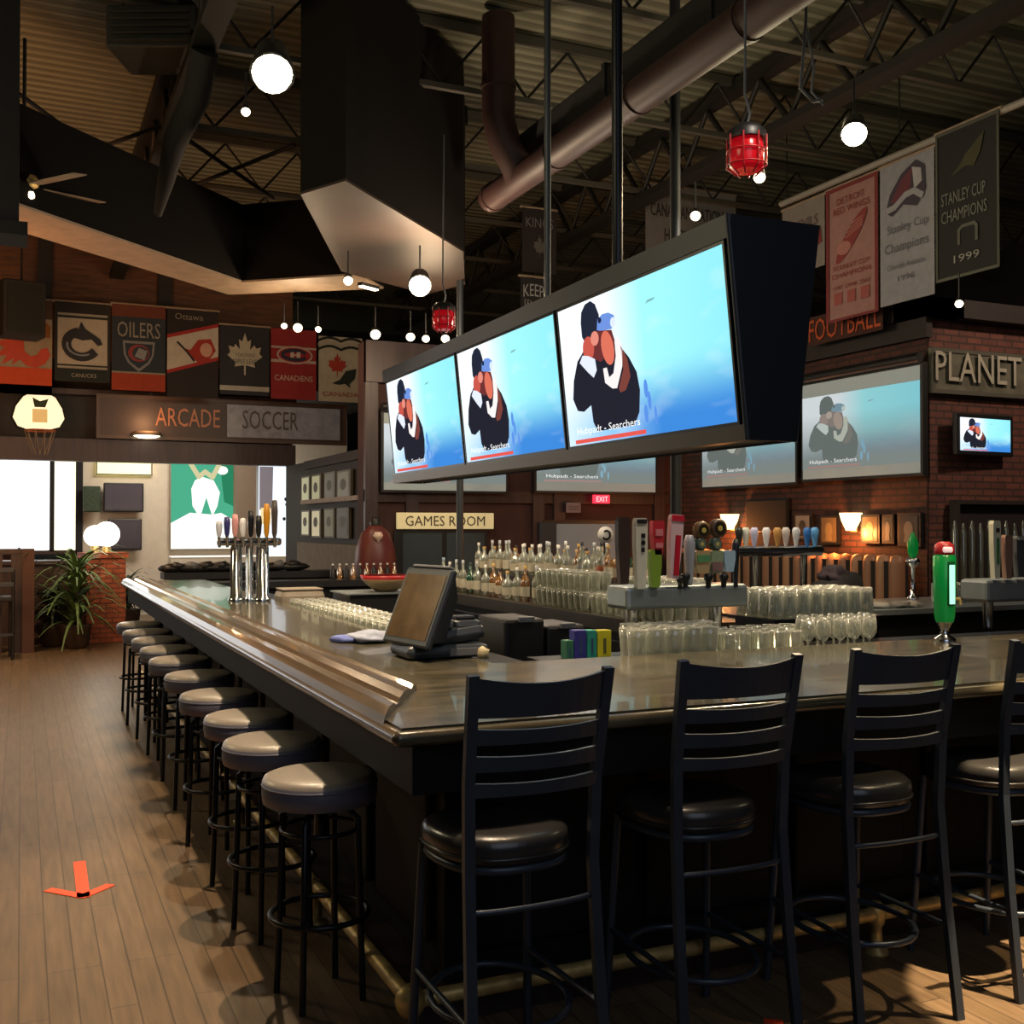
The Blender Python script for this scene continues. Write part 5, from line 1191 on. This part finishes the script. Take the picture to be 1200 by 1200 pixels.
# jacket heap, papers
q = on('Y', 6.9, 980, 690); t = thing('jacket_heap', 'heap of black jackets on the back counter', 'jacket', (q.x, 6.85, 1.0)); MB().blob((0, 0, .1), (.25, .17, .17), M['jacket'], .16, 3, 2, 0.).build('coat', t); MB().blob((-.05, .02, .24), (.11, .12, .1), mat('jacket_grey', '3a3038', .9, noise=.3), .2, 3, 6, 0.).build('hood', t)
for k, (px, c) in enumerate(((1025, 'a8a4a0'), (1045, '8a8684'), (1062, 'b0a8a0'))):
    q = on('Y', 6.8, px, 693); t = thing('paper_stack', ['crumpled pale papers nearest the jackets', 'grey papers in the middle of the back counter edge', 'pale papers just left of the green column'][k], 'papers', (q.x, 6.75, 1.0), 0, 'papers on the back counter'); MB().blob((0, 0, .02), (.1, .1, .03), mat('paper_'+c, c, .8), .25, 2, k+3, 0.).build('sheets', t)
# wall side: booth seating, pictures, sconces
t = thing('booth_bench', 'vertically channelled brown booth back along the brick wall', 'booth bench')
m = MB(); y = 8.35
while y < 12.3: m.lathe([(.075, .45), (.08, .5), (.08, 1.28), (.06, 1.35), (.001, 1.37)], mat('booth_a', '8a6248', .5) if int(y*5) % 2 else mat('booth_b', '9c7454', .5), 10, Matrix.Translation((7.95, y, 0))); y += .185
m.build('channelled_back', t); MB().box(7.45, 7.95, 8.3, 12.4, .3, .48, M['vinyl'], bv=.03).build('seat', t); MB().box(7.5, 7.95, 8.3, 12.4, 0, .3, M['darkwood']).build('plinth', t); MB().box(7.9, 8.05, 8.3, 12.4, .45, 1.3, M['darker']).build('back_board', t)
def wallpic(px0, px1, yt, yb, c, c2, lab):
    o, W, Hh, rz = panel('X', XW-.02, px0, px1, yt, yb); t = thing('framed_picture', lab, 'picture', o, rz, 'framed pictures on the brick wall')
    MB().box(0, W, -.04, 0, 0, Hh, M['black']).build('frame', t); m = MB(); m.flat([(.1, .08), (.9, .08), (.9, .92), (.1, .92)], mat('pic_'+c, c, .3), .044, None, W, Hh); m.flat(ell(.5, .5, .2, .25), mat('pic_'+c2, c2, .4), .047, None, W, Hh); m.flat([(.3, .12), (.7, .12), (.62, .4), (.38, .4)], mat('pic_'+c2, c2, .4), .048, None, W, Hh); m.build('print', t)
wallpic(934, 954, 602, 632, '8a847c', '2a2a2a', 'framed picture with pale mount, left of the near sconce')
wallpic(964, 986, 604, 638, '6a5a40', '8a7850', 'yellowish framed picture touching the glow of the near sconce')
wallpic(1012, 1034, 603, 637, '6e6248', '9a8a60', 'yellowish framed picture right of the near sconce')
wallpic(1037, 1051, 603, 637, '4e5048', '7a7c70', 'greyish framed picture, middle of the three by the pier')
wallpic(1055, 1082, 601, 640, '3e3c38', '6e6a62', 'dark framed picture next to the brick pier')
o, W, Hh, rz = panel('X', XW-.02, 878, 925, 586, 622); t = thing('wall_board', 'dark blank board on the brick wall between the two sconces', 'board', o, rz); MB().box(0, W, -.05, 0, 0, Hh, M['darker'], bv=.01).build('panel', t); MB().box(-.02, W+.02, -.03, 0, -.02, Hh+.02, M['black']).build('frame', t)
LIGHTS = []
for px, lab in ((855, 'glowing wall sconce beside the black handles of the tap tower'), (997, 'glowing wall sconce between framed pictures on the brick wall')):
    p = on('X', XW-.1, px, 612); t = thing('wall_sconce', lab, 'sconce', p, -PI/2, 'wall sconces')
    MB().lathe([(.05, -.09), (.1, .02), (.12, .1)], emi('sconce_glass', 'ffd9a0', 3.2), 14, cap=False).build('shade', t); MB().box(-.05, .05, .04, .1, -.1, .06, M['brass']).build('backplate', t)
    LIGHTS.append((p+Vector((-.16, 0, -.12)), 30, 'ff9a50'))
# pier: tv + showcase
o, W, Hh, rz = panel('Y', 8.05, 1118, 1187, 488, 532)
t = thing('television', 'small television on the brick pier under the PLANET sign', 'television', o, R(4)); MB().box(-.02, W+.02, -.05, .0, -.02, Hh+.02, M['black'], bv=.01).build('bezel', t)
m = MB(); picture(m, W-.06, Hh-.05, Matrix.Translation((.03, -.054, .025)), SCR, 1.1, .0008); m.build('screen', t); MB().box(W*.35, W*.6, 0, .1, Hh*.2, Hh*.7, M['black']).build('bracket', t)
o, W, Hh, rz = panel('Y', 8.14, 1116, 1320, 592, 692)
t = thing('showcase', 'dark recessed glass showcase in the brick pier', 'showcase', o); MB().box(0, W, -.02, 0, 0, Hh, mat('case_dark', '241e20', .6)).build('back', t)
m = MB(); 
m.box(-.04, 0, -.1, 0, -.04, Hh+.04, M['dark']); m.box(0, W, -.1, 0, Hh, Hh+.04, M['dark']); m.box(0, W, -.1, 0, -.04, 0, M['dark']); m.build('frame', t)
for k in range(9):
    p = on('Y', 7.9, 1124+k*10, 688); t = thing('glass_tube', 'tall slim glass tube standing before the showcase', 'glass tube', (p.x, 7.95, on('Y', 7.9, 1124+k*10, 686).z), 0, 'glass tubes before the showcase')
    h = on('Y', 7.9, 1124, 612+3*(k % 2)).z-p.z; MB().lathe([(.028, 0), (.028, h*.85), (.02, h*.9), (.012, h)], glassmat('tube_glass', '6c7060', .3, .3) if 'tube_glass' not in MC else MC['tube_glass'], 10).build('tube', t); MB().lathe([(.034, -.01), (.034, .02)], M['brass'], 10).build('foot', t)
t = thing('showcase_shelf', 'narrow dark shelf under the glass tubes', 'shelf'); p = on('Y', 7.9, 1116, 689); MB().box(p.x-.05, p.x+2, 7.85, 8.14, p.z-.05, p.z-.012, M['darkwood']).build('board', t); MB().box(p.x, p.x+.04, 7.95, 8.14, p.z-.2, p.z-.05, M['darkwood']).build('bracket', t)
# ledge clutter: dark bar on far side of left arm (far counter)
t = thing('far_counter', 'black far counter crossing behind the left arm of the bar', 'counter'); MB().box(1.9, 3.95, 11.9, 12.35, .98, 1.05, M['black']).build('countertop', t); MB().box(1.95, 3.9, 11.95, 12.3, 0, .98, M['body']).build('cabinet', t)
rnd = random.Random(5)
for k in range(9):
    p = on('Y', 13.6, 205+k*17, 664); s = rnd.uniform(.1, .2)
    t = thing('stacked_item', ['black folded tray, farthest left on the far ledge', 'low black dish on the far ledge', 'dark heap of pads on the far ledge', 'black caddy on the far ledge under the poster', 'dark tray with pale edge on the far ledge', 'black bowl on the far ledge', 'small dark box on the far ledge behind the chrome columns', 'black basket on the far ledge', 'dark bundle at the right end of the far ledge'][k], 'bar clutter', (p.x, 13.6, 1.1), 0, 'dark clutter on the far ledge'); t.name = 'bar_tray'
    MB().blob((0, 0, .05), (s*1.2, .12, .06), M['black'], .15, 2, k, 0.).build('body', t); MB().blob((.02, -.05, .08), (s*.5, .08, .05), M['grey'] if k % 3 == 1 else M['black'], .2, 2, k+20, 0.02).build('top', t)
t = thing('far_ledge', 'dark wooden ledge seen beyond the left arm of the bar', 'ledge'); a = on('Y', 13.6, 190, 664).x; MB().box(a, 3.85, 13.4, 13.8, 1.02, 1.1, M['black']).build('board', t); MB().box(a+.1, 3.8, 13.5, 13.7, 0, 1.02, M['dark']).build('base', t)
for k in range(10):
    p = on('Y', 12.1, 390+k*8, 672); t = thing('liqueur_bottle', 'tiny bottle on the far counter, number %d from its left end' % (k+1), 'bottle', (p.x, 12.1, 1.05), 0, 'small bottles on the far counter'); t['label'] = 'small dark bottle with pale cap on the far counter'
    MB().lathe([(.03, 0), (.03, .1), (.012, .13), (.012, .16)], M['gold'] if k % 2 else M['black'], 10).build('body', t); MB().lathe([(.014, .16), (.014, .18)], M['white'], 8).build('cap', t)
q = on('Y', 8.4, 452, 690); t = thing('serving_tray', 'red and tan serving bowl inside the bar left of the till', 'bowl', (q.x, 8.4, 1.0)); MB().lathe([(.08, 0), (.16, .06), (.2, .1), (.19, .1)], mat('bowl_tan', '7a6444', .5), 18, cap=False).build('bowl', t); MB().lathe([(.195, .1), (.205, .13), (.19, .13)], M['red'], 18, cap=False).build('rim', t); MB().lathe([(.03, 0), (.03, 0.1)], M['black'], 8).build('foot', t)
t.location.z = q.z-.02; 
t = thing('inner_counter', 'dark inner counter under the red-rimmed bowl', 'counter'); MB().box(q.x-.35, q.x+.3, 8.2, 8.7, 0, q.z-.03, M['black']).build('cabinet', t); MB().box(q.x-.37, q.x+.32, 8.18, 8.72, q.z-.03, q.z-.02, M['steel']).build('countertop', t)

# ---------------- floor marks
q0 = on('Z', 0, 97, 1053)
t = thing('floor_arrow', 'orange-red tape arrow stuck on the plank floor', 'floor marking')
def tape(a, b, w, nm):
    a = on('Z', 0, *a); b = on('Z', 0, *b); d = (b-a).xy.normalized(); n_ = Vector((-d.y, d.x))*w/2
    m = MB(); m.prism([(a.x-n_.x, a.y-n_.y), (b.x-n_.x, b.y-n_.y), (b.x+n_.x, b.y+n_.y), (a.x+n_.x, a.y+n_.y)], .001, .003, M['orange']); m.build(nm, t)
tape((93, 1010), (98, 1052), .055, 'shaft_strip'); tape((56, 1043), (100, 1051), .05, 'barb_strip'); tape((130, 1037), (94, 1052), .05, 'barb_strip')
t = thing('floor_tape', 'short piece of red tape on the floor at the bottom edge', 'floor marking'); tape((895, 1197), (918, 1199), .03, 'strip')

# ================================================================== LIGHTS
def light(kind, loc, power, col='ffdcb0', size=.15, tgt=None, spot=80, blend=.4):
    l = bpy.data.lights.new('lamp', kind); l.energy = power; l.color = lin(col)[:3]
    if kind == 'AREA': l.size = size
    else: l.shadow_soft_size = size
    if kind == 'SPOT': l.spot_size = R(spot); l.spot_blend = blend
    o = bpy.data.objects.new('lamp', l); COL.objects.link(o); o.location = loc
    if tgt is not None: o.rotation_euler = (Vector(tgt)-Vector(loc)).to_track_quat('-Z', 'Y').to_euler()
    return o
for p, w, c in LIGHTS: light('POINT', p, w, c, .05)
p = at(319, 88, 6.5); light('SPOT', (p.x, p.y-.2, p.z-.1), 420, 'ffe2b8', .06, (p.x, p.y-.5, 0), 110, .5)
light('SPOT', (1.5, 3.9, 4.6), 800, 'ffe0bc', .03, (1.15, 4.3, 0), 50, .5)
light('SPOT', (1.5, 6.6, 4.6), 420, 'ffe0bc', .03, (1.15, 6.6, 0), 50, .5)
light('SPOT', (1.55, 9.6, 4.6), 330, 'ffe6c0', .05, (1.2, 9.6, 0), 110, .5)
for y, w in ((3.6, 90), (7.0, 170), (10.4, 300)): light('SPOT', (2.1, y, 4.35), w, 'ffdcb4', .07, (-.7, y+.4, 0), 88, .7)
light('SPOT', (-.6, 14.0, 4.8), 480, 'ffd4a4', .1, (-.4, 14.0, 0), 110, .8)
p = at(1001, 157, 7.0); light('SPOT', (p.x, p.y, p.z-.1), 420, 'ffe0b4', .06, (p.x-1.0, p.y-1.0, 0), 120, .5)
light('SPOT', (4.2, 2.3, 4.6), 420, 'ffe0b0', .04, (3.95, 3.25, 1.0), 42, .3)
light('SPOT', (3.75, 2.1, 5.2), 4500, 'ffe0b4', .02, (3.42, 2.62, 0), 14, .12)
light('SPOT', (3.4, 3.5, 4.6), 170, 'fff0dc', .05, (3.5, 4.8, 1.2), 70, .6)  # added spot to brighten the tap handles and glasses
light('SPOT', (5.2, 6.2, 4.4), 170, 'fff0dc', .05, (4.4, 8.2, 1.2), 80, .6)
p = at(492, 335, 10); light('POINT', (p.x, p.y-.2, p.z-.1), 110, 'ffe4c0', .08)
p = at(349, 384, 12.3); light('POINT', (p.x, p.y, p.z-.1), 60, 'ffdcb0', .08)
p = at(500, 397, 12); light('POINT', (p.x, p.y-.1, p.z-.1), 45, 'ffdcb0', .08)
light('POINT', (4.4, 8.6, 3.3), 70, 'ffe6cc', .15)
light('SPOT', (9.5, 5.0, 5.5), 430, 'ffdcc0', .2, (10, 8.2, 2.5), 90, .8)
light('AREA', (-3, 20, 3.6), 180, 'fff6e8', 2.5, (-2.5, 19, 0))
light('AREA', (2.4, 19.5, 3.7), 120, 'fff0dc', 1.6, (2.4, 21.5, 1.5))
p = at(118, 628, 15.2); light('POINT', (p.x, p.y-.5, p.z+.1), 25, 'fff0d8', .2)
p = on('Y', 17.0, 172, 505); light('POINT', (p.x, 16.9, p.z+.15), 12, 'ffb880', .1)
light('AREA', (-1.5, 11, 2.4), 150, 'ffb070', 3, (-1.5, 15, 5.5))  # added upward fill to brighten the orange wall behind the banners
light('AREA', (1, -2, 4.2), 62, 'c8d4e8', 4, (2, 4, 1))  # unseen cool fill added from the camera side
light('POINT', (5.2, 6.5, 4.3), 60, 'e8d8b0', .5)  # ceiling fill: this and the following points are added to brighten the deck
light('POINT', (6.8, 4.0, 4.6), 40, 'e8d8b0', .5)
light('POINT', (-2.2, 8.5, 3.6), 190, 'e8d8b0', .5)  # added fill to lift the left part of the ceiling
light('POINT', (.6, 4.5, 4.3), 50, 'e8d8b0', .5)
w = bpy.data.worlds.new('world'); sc.world = w; w.use_nodes = True
w.node_tree.nodes['Background'].inputs[0].default_value = (.05, .05, .055, 1); w.node_tree.nodes['Background'].inputs[1].default_value = .35
sc.view_settings.view_transform = 'Standard'; sc.view_settings.look = 'None'; sc.view_settings.exposure = 0

# ================================================================== CAMERA
cd = bpy.data.cameras.new('camera'); cam = bpy.data.objects.new('camera', cd); COL.objects.link(cam)
cd.sensor_fit = 'HORIZONTAL'; cd.sensor_width = 36; cd.lens = 36*F/1200; cd.clip_end = 200; cd.clip_start = .05
cam.location = CAM; cam.rotation_euler = fw.to_track_quat('-Z', 'Y').to_euler()
sc.camera = cam
